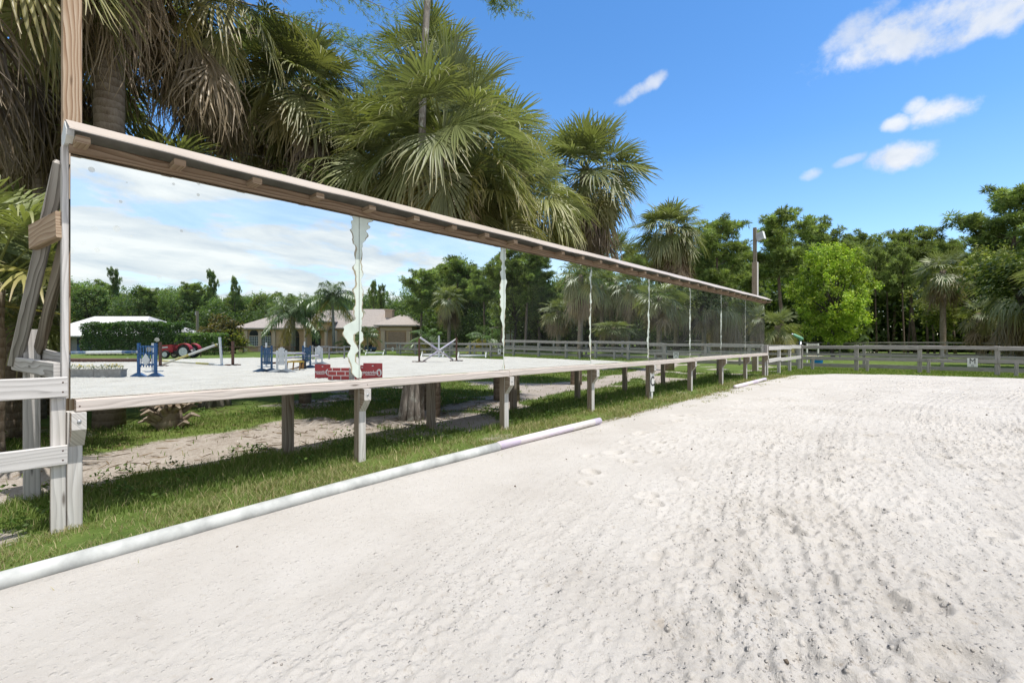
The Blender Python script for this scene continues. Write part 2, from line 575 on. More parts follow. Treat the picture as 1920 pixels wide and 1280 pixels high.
def fan_leaf(fb, rng, base, az, el, pet, rad, nseg, spread, droop, col, tip, cup=.15, bend=.5, pleat=.3, sag=.12, st=(0, .3, .5, .7, .87, 1), fuse=.50, curl=.05):
    base = np.asarray(base, float)
    d = np.array([math.cos(el) * math.cos(az), math.cos(el) * math.sin(az), math.sin(el)])
    s = np.array([-math.sin(az), math.cos(az), 0]); n = np.cross(d, s)
    roll = rng.normal(0, .35); s, n = s * math.cos(roll) + n * math.sin(roll), n * math.cos(roll) - s * math.sin(roll)
    hub = base + d * pet + np.array([0, 0, -sag * pet * math.cos(el)])
    # petiole
    ts = np.linspace(0, 1, 4); pp = base + d * pet * ts[:, None] + np.array([0, 0, -1.]) * (sag * pet * math.cos(el) * ts ** 2)[:, None]
    strips(fb, pp[None], np.broadcast_to(s, (1, 4, 3)), np.broadcast_to(n, (1, 4, 3)), np.array([[.05, .04, .03, .02]]) * min(1, rad), .5, np.broadcast_to(lerp(col, (.16, .17, .06), .5), (1, 4, 3)))
    d2 = unit(d * math.cos(bend) - n * math.sin(bend)); n2 = np.cross(d2, s)
    a = np.linspace(-spread, spread, nseg) + rng.normal(0, .02, nseg)
    ca, sa = np.cos(a), np.sin(a)
    q = ca[:, None] * d2 + sa[:, None] * s
    e = -sa[:, None] * d2 + ca[:, None] * s
    L = rad * (.74 + .26 * ca) * rng.uniform(.9, 1.08, nseg)
    off = d2 * (rad * .22 * np.clip(ca, 0, 1) ** 2)[:, None] * 1.0
    t = np.array(st); K = len(t)
    P = hub + off[:, None] + q[:, None] * (L[:, None] * t)[..., None] + n2 * (cup * L[:, None] * np.abs(sa)[:, None] * t ** .8)[..., None]
    dr = droop * rng.uniform(.6, 1.5, nseg)
    P = P - np.array([0, 0, 1.0]) * (dr[:, None] * L[:, None] * t ** 2.6)[..., None] - q[:, None] * (.35 * np.minimum(dr, 1.2)[:, None] * L[:, None] * t ** 3.2)[..., None]
    ph = rng.uniform(0, 6.28, (nseg, 2)); am = curl * rng.uniform(.2, 1.6, (nseg, 2)) * L[:, None]
    P = P + e[:, None] * (am[:, :1] * np.sin(ph[:, :1] + t * 5.0) * t ** 2)[..., None] + n2 * (am[:, 1:] * np.sin(ph[:, 1:] + t * 6.5) * t ** 2)[..., None]
    full = 2 * L[:, None] * t * math.tan(min(spread / nseg, .5)) * 1.05
    cap = (2 * L * fuse * math.tan(min(spread / nseg, .5)))[:, None]
    w = np.minimum(full, cap * np.clip((1 - t) / (1 - fuse * .9), .04, 1) ** .8) + .004
    cc = lerp(col, tip, 0.0) * np.ones((nseg, K, 3)) + (np.asarray(tip) - np.asarray(col)) * (np.clip((t - .45) / .55, 0, 1) ** 1.5)[None, :, None] * rng.uniform(.2, 1.0, (nseg, 1, 1))
    cc = cc * rng.uniform(.85, 1.15, (nseg, 1, 1))
    E = np.broadcast_to(e[:, None], P.shape); N = np.broadcast_to(n2, P.shape)
    strips(fb, P, E, N, w, pleat, cc)


def palm_crown(fb, fbd, rng, top, rad=.95, pet=1.0, n=42, nseg=34, skirt=22, pleat=.3, low=-.75, old=.35, skirt_len=1.0, dead_col=DEAD, droopy=1.0):
    """Fan palm head: upright young leaves, arching mature leaves, yellowing lower ones, hanging dead skirt."""
    ga = 2.399963
    for i in range(n):
        f = i / (n - 1)
        el = 1.35 - (1.35 - low) * f ** .9 + rng.normal(0, .08)
        az = i * ga + rng.normal(0, .15)
        col = lerp(lerp(GREEN, BLUEG, rng.uniform(0, 1)), OLD, max(0, (f - (1 - old)) / old) * rng.uniform(.2, 1.0)) * rng.uniform(.8, 1.2)
        tip = lerp(col * 1.1, TAN, max(.15, f * 1.0))
        fan_leaf(fb, rng, np.array(top) + [0, 0, -.25 * f], az, el, pet * rng.uniform(.8, 1.15) * (.55 + .45 * math.sin(min(1, f * 2.2) * 1.57)), rad * rng.uniform(.85, 1.1), nseg, rng.uniform(1.5, 2.0), (.10 + .30 * f) * rng.uniform(.6, 1.5) * droopy, col, tip, cup=rng.uniform(.05, .3), bend=.25 + .5 * f, pleat=pleat)
    for i in range(skirt):
        az = i * ga * 1.3 + rng.normal(0, .3)
        col = lerp(dead_col, TAN, rng.uniform(0, .55)) * rng.uniform(.55, 1.15)
        fan_leaf(fbd, rng, np.array(top) + [0, 0, -.3 - .35 * rng.random()], az, rng.uniform(-1.35, -.75), pet * rng.uniform(.55, 1.15) * skirt_len, rad * rng.uniform(.7, 1.05), max(10, nseg // 2), rng.uniform(.5, 1.1), rng.uniform(.35, .9), col, lerp(col, TAN, .6), cup=.1, bend=.5, pleat=pleat, sag=.3, curl=.16, fuse=.36)


def palm(name, label, seed, h, rad=.95, pet=1.0, n=42, nseg=34, skirt=22, pleat=.3, tr=.19, lean=(0, 0), bark_='palmbark', boots=False, group=None, cat='palm tree', low=-.75, old=.35, skirt_len=1.0, dead_col=DEAD, trunk_n=14, droopy=1.0):
    rng = np.random.default_rng(seed)
    root = thing(name, label, cat, group=group)
    m = MB(); k = 9
    pts = [(lean[0] * (i / k) ** 1.5, lean[1] * (i / k) ** 1.5, h * i / k - (.15 if i == 0 else 0)) for i in range(k + 1)]
    rr = [tr * (1.14 - .14 * min(1, i / 1.5)) * (1 + .06 * math.sin(i * 2.1 + seed)) for i in range(k + 1)]
    m.tube(pts, rr, trunk_n)
    m.build('trunk', M[bark_], root, smooth=True)
    fb, fd = FB(), FB()
    palm_crown(fb, fd, rng, (lean[0], lean[1], h), rad, pet, n, nseg, skirt, pleat, low, old, skirt_len, dead_col, droopy)
    fb.build('crown', M['palm'], root)
    if skirt: fd.build('dead_fronds', M['palm'], root)
    if boots:
        b = MB()
        for i in range(46):
            a = i * 2.4; z = h * .15 + (h * .8) * i / 46
            c, s = math.cos(a), math.sin(a)
            b.bar((c * tr * .9, s * tr * .9, z), (c * tr * 1.9, s * tr * 1.9, z + .28), .09, .03, ch=.004)
        b.build('leaf_bases', M['palmgrey'], root)
    return root


def feather_palm(name, label, seed, h, flen=3.0, n=16, npair=46, leaf=.55, tr=.16, stems=1, group=None, low=-.5, col=(.055, .10, .035), old=.1, plume=.5, cat='palm tree', bark_='palmgrey'):
    """Palm with pinnate leaves: arching rachis, hanging leaflets."""
    rng = np.random.default_rng(seed)
    root = thing(name, label, cat, group=group)
    fb = FB(); m = MB()
    for sidx in range(stems):
        ox, oy = (0, 0) if stems == 1 else (rng.normal(0, .45), rng.normal(0, .45))
        hh = h * (1 if stems == 1 else rng.uniform(.65, 1.05)); lx, ly = rng.normal(0, .05 * h, 2) + np.array([ox, oy]) * .4
        m.tube([(ox, oy, -.1), (ox + lx * .3, oy + ly * .3, hh * .5), (ox + lx, oy + ly, hh)], [tr * 1.15, tr, tr * .75], 9)
        top = np.array([ox + lx, oy + ly, hh])
        nn = n if stems == 1 else max(5, n // stems + 2)
        for i in range(nn):
            f = i / max(1, nn - 1)
            az = i * 2.399963 + rng.normal(0, .2); el = 1.3 - (1.3 - low) * f
            L = flen * rng.uniform(.85, 1.1)
            d = np.array([math.cos(el) * math.cos(az), math.cos(el) * math.sin(az), math.sin(el)])
            t = np.linspace(0, 1, npair)
            droop = .42 * (1 + .4 * math.cos(el))
            rc = top + d * (L * t)[:, None] - np.array([0, 0, 1.]) * (droop * L * t ** 2.1)[:, None]
            c = lerp(np.array(col), (.32, .22, .03), (rng.uniform(.4, 1) if (old and f > 1 - old) else 0)) * rng.uniform(.8, 1.2)
            kk = np.linspace(0, npair - 1, 8).astype(int)
            rr_ = rc[kk][None]
            sd = np.array([-math.sin(az), math.cos(az), 0])
            strips(fb, rr_, np.broadcast_to(sd, rr_.shape), np.broadcast_to([0, 0, 1.], rr_.shape), np.linspace(.06, .012, 8)[None], .4, np.broadcast_to(c * 1.1, rr_.shape))
            tang = unit(np.gradient(rc, axis=0))
            for side in (-1, 1):
                up = np.cross(tang, sd) * -1
                ang = rng.normal(.1, plume, npair)
                dr = unit(sd * side * np.cos(ang)[:, None] + up * np.sin(ang)[:, None] * .8 + tang * .45)
                ll = leaf * np.sin(np.pi * np.clip(t * .86 + .10, 0, 1)) ** .6 * rng.uniform(.8, 1.15, npair)
                tt = np.array([0, .5, 1.0])
                P = rc[:, None] + dr[:, None] * (ll[:, None] * tt)[..., None] - np.array([0, 0, 1.]) * (ll[:, None] * .55 * tt ** 2)[..., None]
                w = np.array([.035, .032, .004]) * np.ones((npair, 1)) * (leaf / .5)
                E = np.broadcast_to(unit(np.cross(dr, [0, 0, 1.]) + 1e-4)[:, None], P.shape)
                strips(fb, P[3:], E[3:], E[3:], w[3:], 0, np.broadcast_to(c, P.shape)[3:] * rng.uniform(.85, 1.15, (npair - 3, 1, 1)))
    m.build('trunk', M[bark_], root, smooth=True)
    fb.build('crown', M['palm'], root)
    return root


def tufts(fb, rng, C, D, m, length, width, colA, colB, spread=.9, fac=None):
    """Needle tufts at centres C pointing along D: m slim triangles each."""
    n = len(C)
    dirs = unit(np.repeat(D, m, 0) + rng.normal(0, spread, (n * m, 3)))
    o = np.repeat(C, m, 0)
    l = length * rng.uniform(.7, 1.2, (n * m, 1))
    e = unit(np.cross(dirs, rng.normal(0, 1, (n * m, 3)))) * width / 2
    V = np.stack([o - e * .6, o + e * .6, o + dirs * l * .6 + e, o + dirs * l, o + dirs * l * .6 - e], 1)
    c = lerp(np.asarray(colA), np.asarray(colB), rng.random((n, 1))) * rng.uniform(.8, 1.2, (n, 1))
    if fac is not None: c = c * fac[:, None]
    Cc = np.repeat(np.repeat(c, m, 0)[:, None], 5, 1)
    b = (np.arange(n * m) * 5)[:, None]
    fb.add(V, Cc, tri=np.concatenate([b + 2, b + 3, b + 4], 1), quad=np.concatenate([b, b + 1, b + 2, b + 4], 1))


def leaves(fb, rng, C, D, size, colA, colB, aspect=.5, flat=.4, fac=None):
    """Single leaf diamonds at C, facing roughly D/up."""
    n = len(C)
    nrm = unit(D * flat + rng.normal(0, .6, (n, 3)) + [0, 0, .35])
    a = unit(np.cross(nrm, rng.normal(0, 1, (n, 3)))); b = np.cross(nrm, a)
    s = size * rng.uniform(.6, 1.3, (n, 1))
    V = np.stack([C - a * s, C + b * s * aspect - nrm * s * .12, C + a * s, C - b * s * aspect - nrm * s * .12], 1)
    c = lerp(np.asarray(colA), np.asarray(colB), rng.random((n, 1)) ** 1.3) * rng.uniform(.8, 1.2, (n, 1))
    if fac is not None: c = c * fac[:, None]
    fb.add(V, np.repeat(c[:, None], 4, 1), quad=(np.arange(n) * 4)[:, None] + np.arange(4)[None])


def pine(name, label, seed, h, crown=.45, width=2.6, ntuft=900, tr=.19, needle=.42, group=None, lean=.3, colA=(.14, .195, .065), colB=(.28, .345, .11), cat='pine tree', tw=.055, flat=False):
    """Tall slash pine: bare trunk, open crown of limbs with needle clumps."""
    rng = np.random.default_rng(seed)
    root = thing(name, label, cat, group=group)
    m = MB()
    k = 8; lx, ly = rng.normal(0, lean, 2); ph = rng.uniform(0, 6)
    axis = lambda f: np.array([lx * f + .12 * math.sin(f * 5 + ph), ly * f + .12 * math.cos(f * 4 + ph), h * f])
    m.tube([axis(i / k) - ([0, 0, .15] if i == 0 else [0, 0, 0]) for i in range(k + 1)], [tr * (1.25 - .25 * min(1, i) - .72 * (i / k) ** 1.4) for i in range(k + 1)], 9)
    C, D, Fc = [], [], []
    nl = int(15 + h * .7)
    for i in range(nl):
        f = 1 - crown * (1 - (i / nl)) ** .9 * rng.uniform(.85, 1.1)
        f = min(f, .985)
        p0 = axis(f)
        rel = (1 - f) / crown
        L = width * (.35 + .75 * math.sin(min(1, rel * 1.25 + .12) * math.pi * .62)) * rng.uniform(.55, 1.15)
        az = i * 2.4 + rng.normal(0, .4); el = rng.uniform(-.05, .45) + .5 * (1 - rel)
        d = np.array([math.cos(el) * math.cos(az), math.cos(el) * math.sin(az), math.sin(el)])
        p1 = p0 + d * L * .55 + [0, 0, -.05 * L]; p2 = p0 + d * L + [0, 0, .12 * L]
        m.tube([p0, p1, p2], [tr * .28 * (.5 + rel * .5), tr * .17, tr * .06], 5, cap=False)
        ncl = max(3, int(L * 3.4))
        for j in range(ncl):
            s = rng.uniform(.35, 1.0); q = lerp(lerp(p0, p1, s), lerp(p1, p2, s), s)
            off = rng.normal(0, 1, 3) * [.42, .42, .2] * min(1.2, L * .4)
            if rng.random() < .45: m.tube([q, q + off * .9], [tr * .07, tr * .03], 4, cap=False)
            c = q + off; cl = rng.uniform(.28, .58)
            nt = max(4, int(ntuft / (nl * 4.2)))
            v = unit(rng.normal(0, 1, (nt, 3)) + [0, 0, .45]); 
            C.append(c + v * cl * np.array([1, 1, .6]) * rng.uniform(.4, 1, (nt, 1))); D.append(v); Fc.append(np.full(nt, rng.uniform(.6, 1.35)))
    m.build('trunk', M['pinebark'], root, smooth=True)
    fb = FB(); tufts(fb, rng, np.concatenate(C), np.concatenate(D), 7, needle, tw, colA, colB, fac=np.concatenate(Fc))
    fb.build('crown', M['needle'], root)
    return root


def broadleaf(name, label, seed, h, width, nlobe=26, nleaf=16000, size=.13, trunk=.22, base=.18, colA=(.045, .08, .02), colB=(.10, .15, .035), group=None, cat='tree', shape=1.0, bark_='oakbark', lobe=.34, tall=None):
    """Round-headed tree: forking trunk and limbs, leaves in clumps through the crown's volume with gaps between."""
    rng = np.random.default_rng(seed)
    root = thing(name, label, cat, group=group)
    m = MB(); c0 = np.array([0, 0, h * (base + 1) / 2]); rz = h * (1 - base) / 2
    m.tube([(0, 0, -.15), (rng.normal(0, .1), rng.normal(0, .1), h * base * .7), (rng.normal(0, .15), rng.normal(0, .15), h * (base + .25))], [trunk * 1.3, trunk, trunk * .65], 9)
    C, D, T, Fc = [], [], [], []
    for i in range(nlobe):
        z = 1 - 2 * (i + .5) / nlobe; a = i * 2.399963 + rng.normal(0, .25)
        r = math.sqrt(1 - z * z) * (1 - .25 * max(0, z) * shape) * (1 - .1 * shape * max(0, -z))
        rad = rng.uniform(.5, 1.04)
        c = c0 + np.array([math.cos(a) * r * width / 2 * rad, math.sin(a) * r * width / 2 * rad, z * rz * rng.uniform(.62, .92)])
        lr = lobe * min(width / 2, rz) * rng.uniform(.5, 1.3)
        T.append((c, lr))
        if c[2] > h * base * .8:
            q = np.array([0, 0, h * (base + .2) + max(0, c[2] - h * (base + .25)) * .3])
            m.tube([q, lerp(q, c, .55) + rng.normal(0, .12, 3), c], [trunk * .42, trunk * .2, trunk * .07], 5, cap=False)
        k = int(nleaf / nlobe * (lr / (lobe * min(width / 2, rz))) ** 2)
        v = unit(rng.normal(0, 1, (k, 3)))
        # sprays: leaves gather round twig ends in the lobe
        tw = unit(rng.normal(0, 1, (max(6, k // 22), 3))) * lr * rng.uniform(.55, 1.12, (max(6, k // 22), 1)) * np.array([1.1, 1.1, .8])
        pick = tw[rng.integers(0, len(tw), k)]
        C.append(c + pick + rng.normal(0, lr * .15, (k, 3))); D.append(unit(pick)); Fc.append(np.full(k, rng.uniform(.72, 1.3)) * np.where(rng.random(k) < .12, 1.35, 1.0))
    m.build('trunk', M[bark_], root, smooth=True)
    fb = FB(); leaves(fb, rng, np.concatenate(C), np.concatenate(D), size, colA, colB, fac=np.concatenate(Fc))
    fb.build('crown', M['leaf'], root)
    return root


def cypress(name, label, seed, h, tr, lean, limbs, nsprig=9000, sprig=.10, group=None):
    """Bald cypress: pale fluted trunk, thin drooping sprays of very fine feathery leaf. limbs: (start height, azimuth, length, rise)."""
    rng = np.random.default_rng(seed)
    root = thing(name, label, 'cypress tree', group=group)
    m = MB(); k = 10
    ax = lambda f: np.array([lean[0] * f, lean[1] * f, h * f]) + np.array([.05 * math.sin(f * 9), .05 * math.cos(f * 7), 0])
    m.tube([ax(i / k) - ([0, 0, .2] if i == 0 else [0, 0, 0]) for i in range(k + 1)], [tr * ([1.5, 1.0, .72, .6, .54, .5, .46, .42, .36, .28, .15][i]) for i in range(k + 1)], 12)
    for i in range(8):
        a = i * .785 + rng.normal(0, .15); c_, s_ = math.cos(a), math.sin(a)
        m.tube([(c_ * tr * 1.75, s_ * tr * 1.75, -.15), (c_ * tr * 1.25, s_ * tr * 1.25, .25), (c_ * tr * .72 + lean[0] * .06, s_ * tr * .72 + lean[1] * .06, .95), (c_ * tr * .35 + lean[0] * .14, s_ * tr * .35 + lean[1] * .14, 1.9)], [tr * .55, tr * .48, tr * .38, tr * .2], 7)
    C, D = [], []
    tot = sum(l[2] for l in limbs)
    for (hz, az, L, rise) in limbs:
        p0 = ax(hz / h)
        d = np.array([math.cos(az), math.sin(az), rise]); d /= np.linalg.norm(d)
        p = [p0 + d * L * t + np.array([0, 0, -.22 * L * t * t]) for t in (0, .33, .66, 1)]
        m.tube(p, [tr * .16, tr * .11, tr * .06, tr * .025], 5, cap=False)
        nb = int(9 * L)
        for j in range(nb):
            t = rng.uniform(.2, 1); q = p0 + d * L * t + np.array([0, 0, -.22 * L * t * t])
            a2 = az + rng.choice([-1, 1]) * rng.uniform(.3, 1.3)
            bl = rng.uniform(.35, .95) * min(1.3, L * .35) * (1.15 - .5 * t)
            bd = np.array([math.cos(a2), math.sin(a2), rng.uniform(-.25, .3)])
            e = q + bd * bl + [0, 0, -.2 * bl]
            m.tube([q, lerp(q, e, .5) + [0, 0, .05 * bl], e], [tr * .03, tr * .02, .004], 4, cap=False)
            ns = int(nsprig / (tot * 9))
            s = rng.uniform(.12, 1.05, (ns, 1))
            pt = q + (e - q) * s + np.array([0, 0, .1 * bl]) * s * (1 - s) + rng.normal(0, .035, (ns, 3))
            sd = unit(np.cross(bd, [0, 0, 1.]))
            C.append(pt); D.append(unit(bd + sd * rng.choice([-1., 1.], (ns, 1)) * 1.2 + [0, 0, -.45] + rng.normal(0, .25, (ns, 3))))
    m.build('trunk', M['cypbark'], root, smooth=True)
    fb = FB(); tufts(fb, rng, np.concatenate(C), np.concatenate(D), 2, sprig * 1.5, .010, (.14, .21, .05), (.25, .32, .09), spread=.35)
    fb.build('crown', M['needle'], root)
    return root


def leaf_mass(name, pts_fn, n, size, colA, colB, seed, mat='leaf'):
    rng = np.random.default_rng(seed)
    C, D = pts_fn(rng, n)
    fb = FB(); leaves(fb, rng, C, D, size, colA, colB)
    return fb.build(name, M[mat])

# ------------------------------------------------------------------ camera, sun, sky
cam = bpy.data.cameras.new('camera'); cam_o = bpy.data.objects.new('camera', cam); COL.objects.link(cam_o)
cam.sensor_width = 36; cam.lens = FPX / 1920 * 36; cam.clip_start = .05; cam.clip_end = 3000
cam_o.location = Vector(CAM); cam_o.rotation_euler = (R_(90), 0, TH)
S.camera = cam_o
S.view_settings.view_transform = 'Standard'; S.view_settings.look = 'None'
S.view_settings.exposure = EXPOSURE; S.view_settings.gamma = 1
S.cycles.caustics_reflective = False; S.cycles.caustics_refractive = False
S.cycles.max_bounces = 8; S.cycles.diffuse_bounces = 3; S.cycles.glossy_bounces = 4; S.cycles.transmission_bounces = 3
S.cycles.sample_clamp_indirect = 6

SUN_EL, SUN_AZ = R_(68), R_(85)          # azimuth clockwise from +Y, so the sun stands out over the arena
sdir = Vector((math.cos(SUN_EL) * math.sin(SUN_AZ), math.cos(SUN_EL) * math.cos(SUN_AZ), math.sin(SUN_EL)))
sun = bpy.data.lights.new('sun', 'SUN'); sun.energy = SUN_E; sun.angle = R_(.6); sun.color = (1, .96, .90)
sun_o = bpy.data.objects.new('sun', sun); COL.objects.link(sun_o)
sun_o.rotation_euler = sdir.to_track_quat('Z', 'Y').to_euler(); sun_o.location = (20, 10, 40)


def sky_world():
    w = bpy.data.worlds.new('World'); S.world = w; w.use_nodes = True
    k = NT.__new__(NT); k.t = w.node_tree; k.t.nodes.clear()
    out = k.t.nodes.new('ShaderNodeOutputWorld'); bg = k.n('Background')
    k.link(bg.outputs[0], out.inputs[0]); bg.inputs[1].default_value = SKY_S
    sky = k.n('TexSky', sky_type='NISHITA'); sky.sun_disc = False
    sky.sun_elevation = SUN_EL; sky.sun_rotation = SUN_AZ
    sky.air_density = 1.0; sky.dust_density = .25; sky.ozone_density = 3.0; sky.altitude = 0
    base = k.n('HueSaturation'); base.inputs['Saturation'].default_value = 1.24; base.inputs['Hue'].default_value = .501; base.inputs['Value'].default_value = SKY_V
    k.link(sky.outputs[0], base.inputs['Color'])
    d = k.coord('Generated'); sx = k.n('SeparateXYZ'); k.link(d, sx.inputs[0])
    X, Y, Z = sx.outputs
    # broken cloud sheet, thick towards +X (the part of the sky the mirrors show)
    zz = k.math('ADD', k.math('MAXIMUM', Z, 0.0), .16)
    pv = k.n('CombineXYZ'); k.link(k.math('DIVIDE', X, zz), pv.inputs[0]); k.link(k.math('DIVIDE', Y, zz), pv.inputs[1])
    n1 = k.noise(k.mapping(pv.outputs[0], (1, .85, 1), (3.1, .4, 0), (0, 0, .5)), 1.5, 10, .60, .25)
    cov = k.n('MapRange'); cov.interpolation_type = 'SMOOTHSTEP'
    k.link(k.math('MAXIMUM', k.math('SUBTRACT', X, k.math('MULTIPLY', Y, .22)), k.math('MAXIMUM', k.math('MULTIPLY', k.math('SUBTRACT', Z, .60), 2.4), k.math('MULTIPLY', k.math('ADD', Y, .12), -1.6))), cov.inputs[0])  # cloud added overhead and behind, out of view, to whiten the fill light
    cov.inputs[1].default_value = .15; cov.inputs[2].default_value = .80; cov.inputs[3].default_value = -.35; cov.inputs[4].default_value = .125
    sheet = k.n('MapRange'); sheet.interpolation_type = 'SMOOTHSTEP'
    k.link(k.math('ADD', n1, cov.outputs[0]), sheet.inputs[0]); sheet.inputs[1].default_value = .45; sheet.inputs[2].default_value = .62
    mask = sheet.outputs[0]
    # the few small fair-weather clouds ahead: (direction, half width, half height, slant, strength)
    nz = k.noise(k.mapping(d, (1, 1, 1.15)), 13, 7, .60, .15)
    nz2 = k.noise(d, 26, 5, .6)
    nn = k.math('ADD', k.math('MULTIPLY', k.math('SUBTRACT', nz, .5), 2.9), k.math('MULTIPLY', k.math('SUBTRACT', nz2, .5), 1.7))
    for (px, py, rx, ry, sl, amp) in CLOUDS:
        c = ray(px, py); c /= np.linalg.norm(c)
        r = np.cross(c, UP); r /= np.linalg.norm(r); u = np.cross(r, c)
        L = np.linalg.norm(ray(px, py)) * FPX
        r2 = (r * math.cos(sl) + u * math.sin(sl)) * L / rx; u2 = (u * math.cos(sl) - r * math.sin(sl)) * L / ry
        def dot(vec):
            o = k.n('VectorMath', operation='DOT_PRODUCT'); k.link(d, o.inputs[0]); o.inputs[1].default_value = tuple(vec); return o.outputs['Value']
        a, b, fr = dot(r2), dot(u2), dot(c)
        e = k.math('SUBTRACT', 1.0, k.math('ADD', k.math('MULTIPLY', a, a), k.math('MULTIPLY', b, b)))
        e = k.math('ADD', e, nn)
        mr = k.n('MapRange'); mr.interpolation_type = 'SMOOTHSTEP'; k.link(e, mr.inputs[0])
        mr.inputs[1].default_value = .05; mr.inputs[2].default_value = 1.25; mr.inputs[4].default_value = amp
        o = k.math('MULTIPLY', mr.outputs[0], k.math('GREATER_THAN', fr, .5))
        mask = k.math('MAXIMUM', mask, o)
    veil = k.n('MapRange'); veil.interpolation_type = 'SMOOTHSTEP'; k.link(X, veil.inputs[0]); veil.inputs[1].default_value = .25; veil.inputs[2].default_value = .8; veil.inputs[4].default_value = .55
    mask = k.math('MAXIMUM', mask, veil.outputs[0])
    hz = k.n('MapRange'); k.link(Z, hz.inputs[0]); hz.inputs[1].default_value = 0; hz.inputs[2].default_value = .35; hz.inputs[3].default_value = .16; hz.inputs[4].default_value = 0
    col = k.mix(hz.outputs[0], base.outputs[0], (CLOUD, CLOUD * 1.0, CLOUD * 1.02))
    n2 = k.noise(k.mapping(pv.outputs[0], (1, .6, 1), (1.1, 2.4, 0), (0, 0, .5)), 2.6, 8, .62, .5)
    tone = k.mix(k.ramp(k.math('ADD', k.math('MULTIPLY', n1, .45), k.math('MULTIPLY', n2, .55)), [(.38, 0.0), (.60, 1.0)]), (CLOUD * .66, CLOUD * .72, CLOUD * .80), (CLOUD * 1.08, CLOUD * 1.07, CLOUD * 1.05))
    col = k.mix(k.math('MULTIPLY', mask, .94), col, tone)
    k.link(col, bg.inputs[0])


CLOUDS = [(1760, 42, 240, 50, .04, .9), (1590, 66, 80, 34, .55, .7), (1195, 172, 62, 15, .42, .75), (1768, 210, 64, 30, -.06, .97), (1716, 200, 22, 20, 0, .85), (1682, 231, 28, 19, 0, .9),
          (1695, 292, 60, 30, 0, .97), (1518, 328, 24, 13, .1, .65), (1592, 301, 30, 11, .2, .6), (1880, 20, 160, 50, .1, .9)]
sky_world()

# ------------------------------------------------------------------ numeric noise for the ground
def vnoise(x, y, seed=0):
    xi, yi = np.floor(x).astype(np.int64), np.floor(y).astype(np.int64)
    fx, fy = x - xi, y - yi
    fx, fy = fx * fx * (3 - 2 * fx), fy * fy * (3 - 2 * fy)
    def h(a, b):
        n = (a * 374761393 + b * 668265263 + seed * 974711) & 0x7fffffff
        n = ((n ^ (n >> 13)) * 1274126177) & 0x7fffffff
        return ((n ^ (n >> 16)) & 0xffff) / 65535.0
    return (h(xi, yi) * (1 - fx) + h(xi + 1, yi) * fx) * (1 - fy) + (h(xi, yi + 1) * (1 - fx) + h(xi + 1, yi + 1) * fx) * fy


def fbm(x, y, oct=4, seed=0, gain=.5):
    s, a, t = 0, 1.0, 0
    for i in range(oct):
        s = s + a * vnoise(x * 2 ** i + 17.3 * i, y * 2 ** i - 9.1 * i, seed + i); t += a; a *= gain
    return s / t


SAND = np.array([(.74, -40), (.78, 0), (.80, 4), (.84, 6.5), (.74, 11), (.66, 14.5), (.60, 18), (.75, 21.2), (1.7, 23.1), (3.8, 24.1), (7, 24.6), (14, 24.8), (24, 24.9), (31, 24.4), (31.5, 20), (29.4, 17), (36.5, 15.6), (38, 4), (37.5, -40)])


def poly_sd(x, y, P):
    """Signed distance to polygon P, positive inside."""
    d = np.full(x.shape, 1e9); ins = np.zeros(x.shape, bool)
    for i in range(len(P)):
        a, b = P[i], P[(i + 1) % len(P)]
        e = b - a; wx, wy = x - a[0], y - a[1]
        t = np.clip((wx * e[0] + wy * e[1]) / (e @ e), 0, 1)
        d = np.minimum(d, np.hypot(wx - e[0] * t, wy - e[1] * t))
        c = ((a[1] <= y) & (b[1] > y)) | ((b[1] <= y) & (a[1] > y))
        xc = a[0] + (y - a[1]) / (e[1] if abs(e[1]) > 1e-9 else 1e-9) * e[0]
        ins ^= c & (x < xc)
    return np.where(ins, d, -d)


def dirt_mask(x, y):
    """0 grass .. 1 bare sandy soil: the track behind the mirrors, bare patches, worn edge of the arena."""
    n = fbm(x * .9 + 5, y * .9, 4, 3); n2 = fbm(x * 3.1, y * 3.1, 3, 9)
    xc = -2.15 - .06 * np.maximum(y - 3, 0) - .0065 * np.maximum(y - 5, 0) ** 2
    half = np.where(y < 4.2, 1.05, np.where(y < 8, .45, .7))
    tr = np.clip(1.25 - np.abs(x - xc) / half, 0, 1) * np.where((y > 4.6) & (y < 8), .55, 1.0)
    m = tr * 1.25 + (n - .5) * 1.5 + (n2 - .5) * .5
    patch = np.clip((fbm(x * .55 + 40, y * .55 + 3, 3, 21) - .58) * 6, 0, 1) * .8
    m = np.maximum(m, patch * ((x < -.3)))
    # worn spot by the near fence
    m = np.maximum(m, 1.1 - np.hypot((x + .15) / .42, (y + .05) / .5) + (n2 - .5) * .7)
    return np.clip(m, 0, 1) * np.where((x > 1.0), 0, 1)


def axis_steps(parts):
    out = []
    for a, b, n, p in parts:
        t = np.linspace(0, 1, n, endpoint=False); out.append(a + (b - a) * t ** p)
    return np.concatenate(out + [[parts[-1][1]]])


def grid_mesh(name, xs, ys, zfun, mat, tintfun=None, keep=None, smooth=True):
    Xg, Yg = np.meshgrid(xs, ys, indexing='ij'); Zg = zfun(Xg, Yg)
    V = np.stack([Xg, Yg, Zg], -1).reshape(-1, 3)
    nx, ny = len(xs), len(ys)
    i = (np.arange(nx - 1)[:, None] * ny + np.arange(ny - 1)[None]).ravel()
    F = np.stack([i, i + ny, i + ny + 1, i + 1], 1)
    if keep is not None:
        kp = keep(Xg, Yg).ravel(); F = F[kp[F].any(1)]
        used = np.zeros(len(V), bool); used[F.ravel()] = True
        idx = np.cumsum(used) - 1; V = V[used]; F = idx[F]
    t = tintfun(V[:, 0], V[:, 1]) if tintfun else None
    return np_mesh(name, V, [F], mat, t, smooth=smooth)


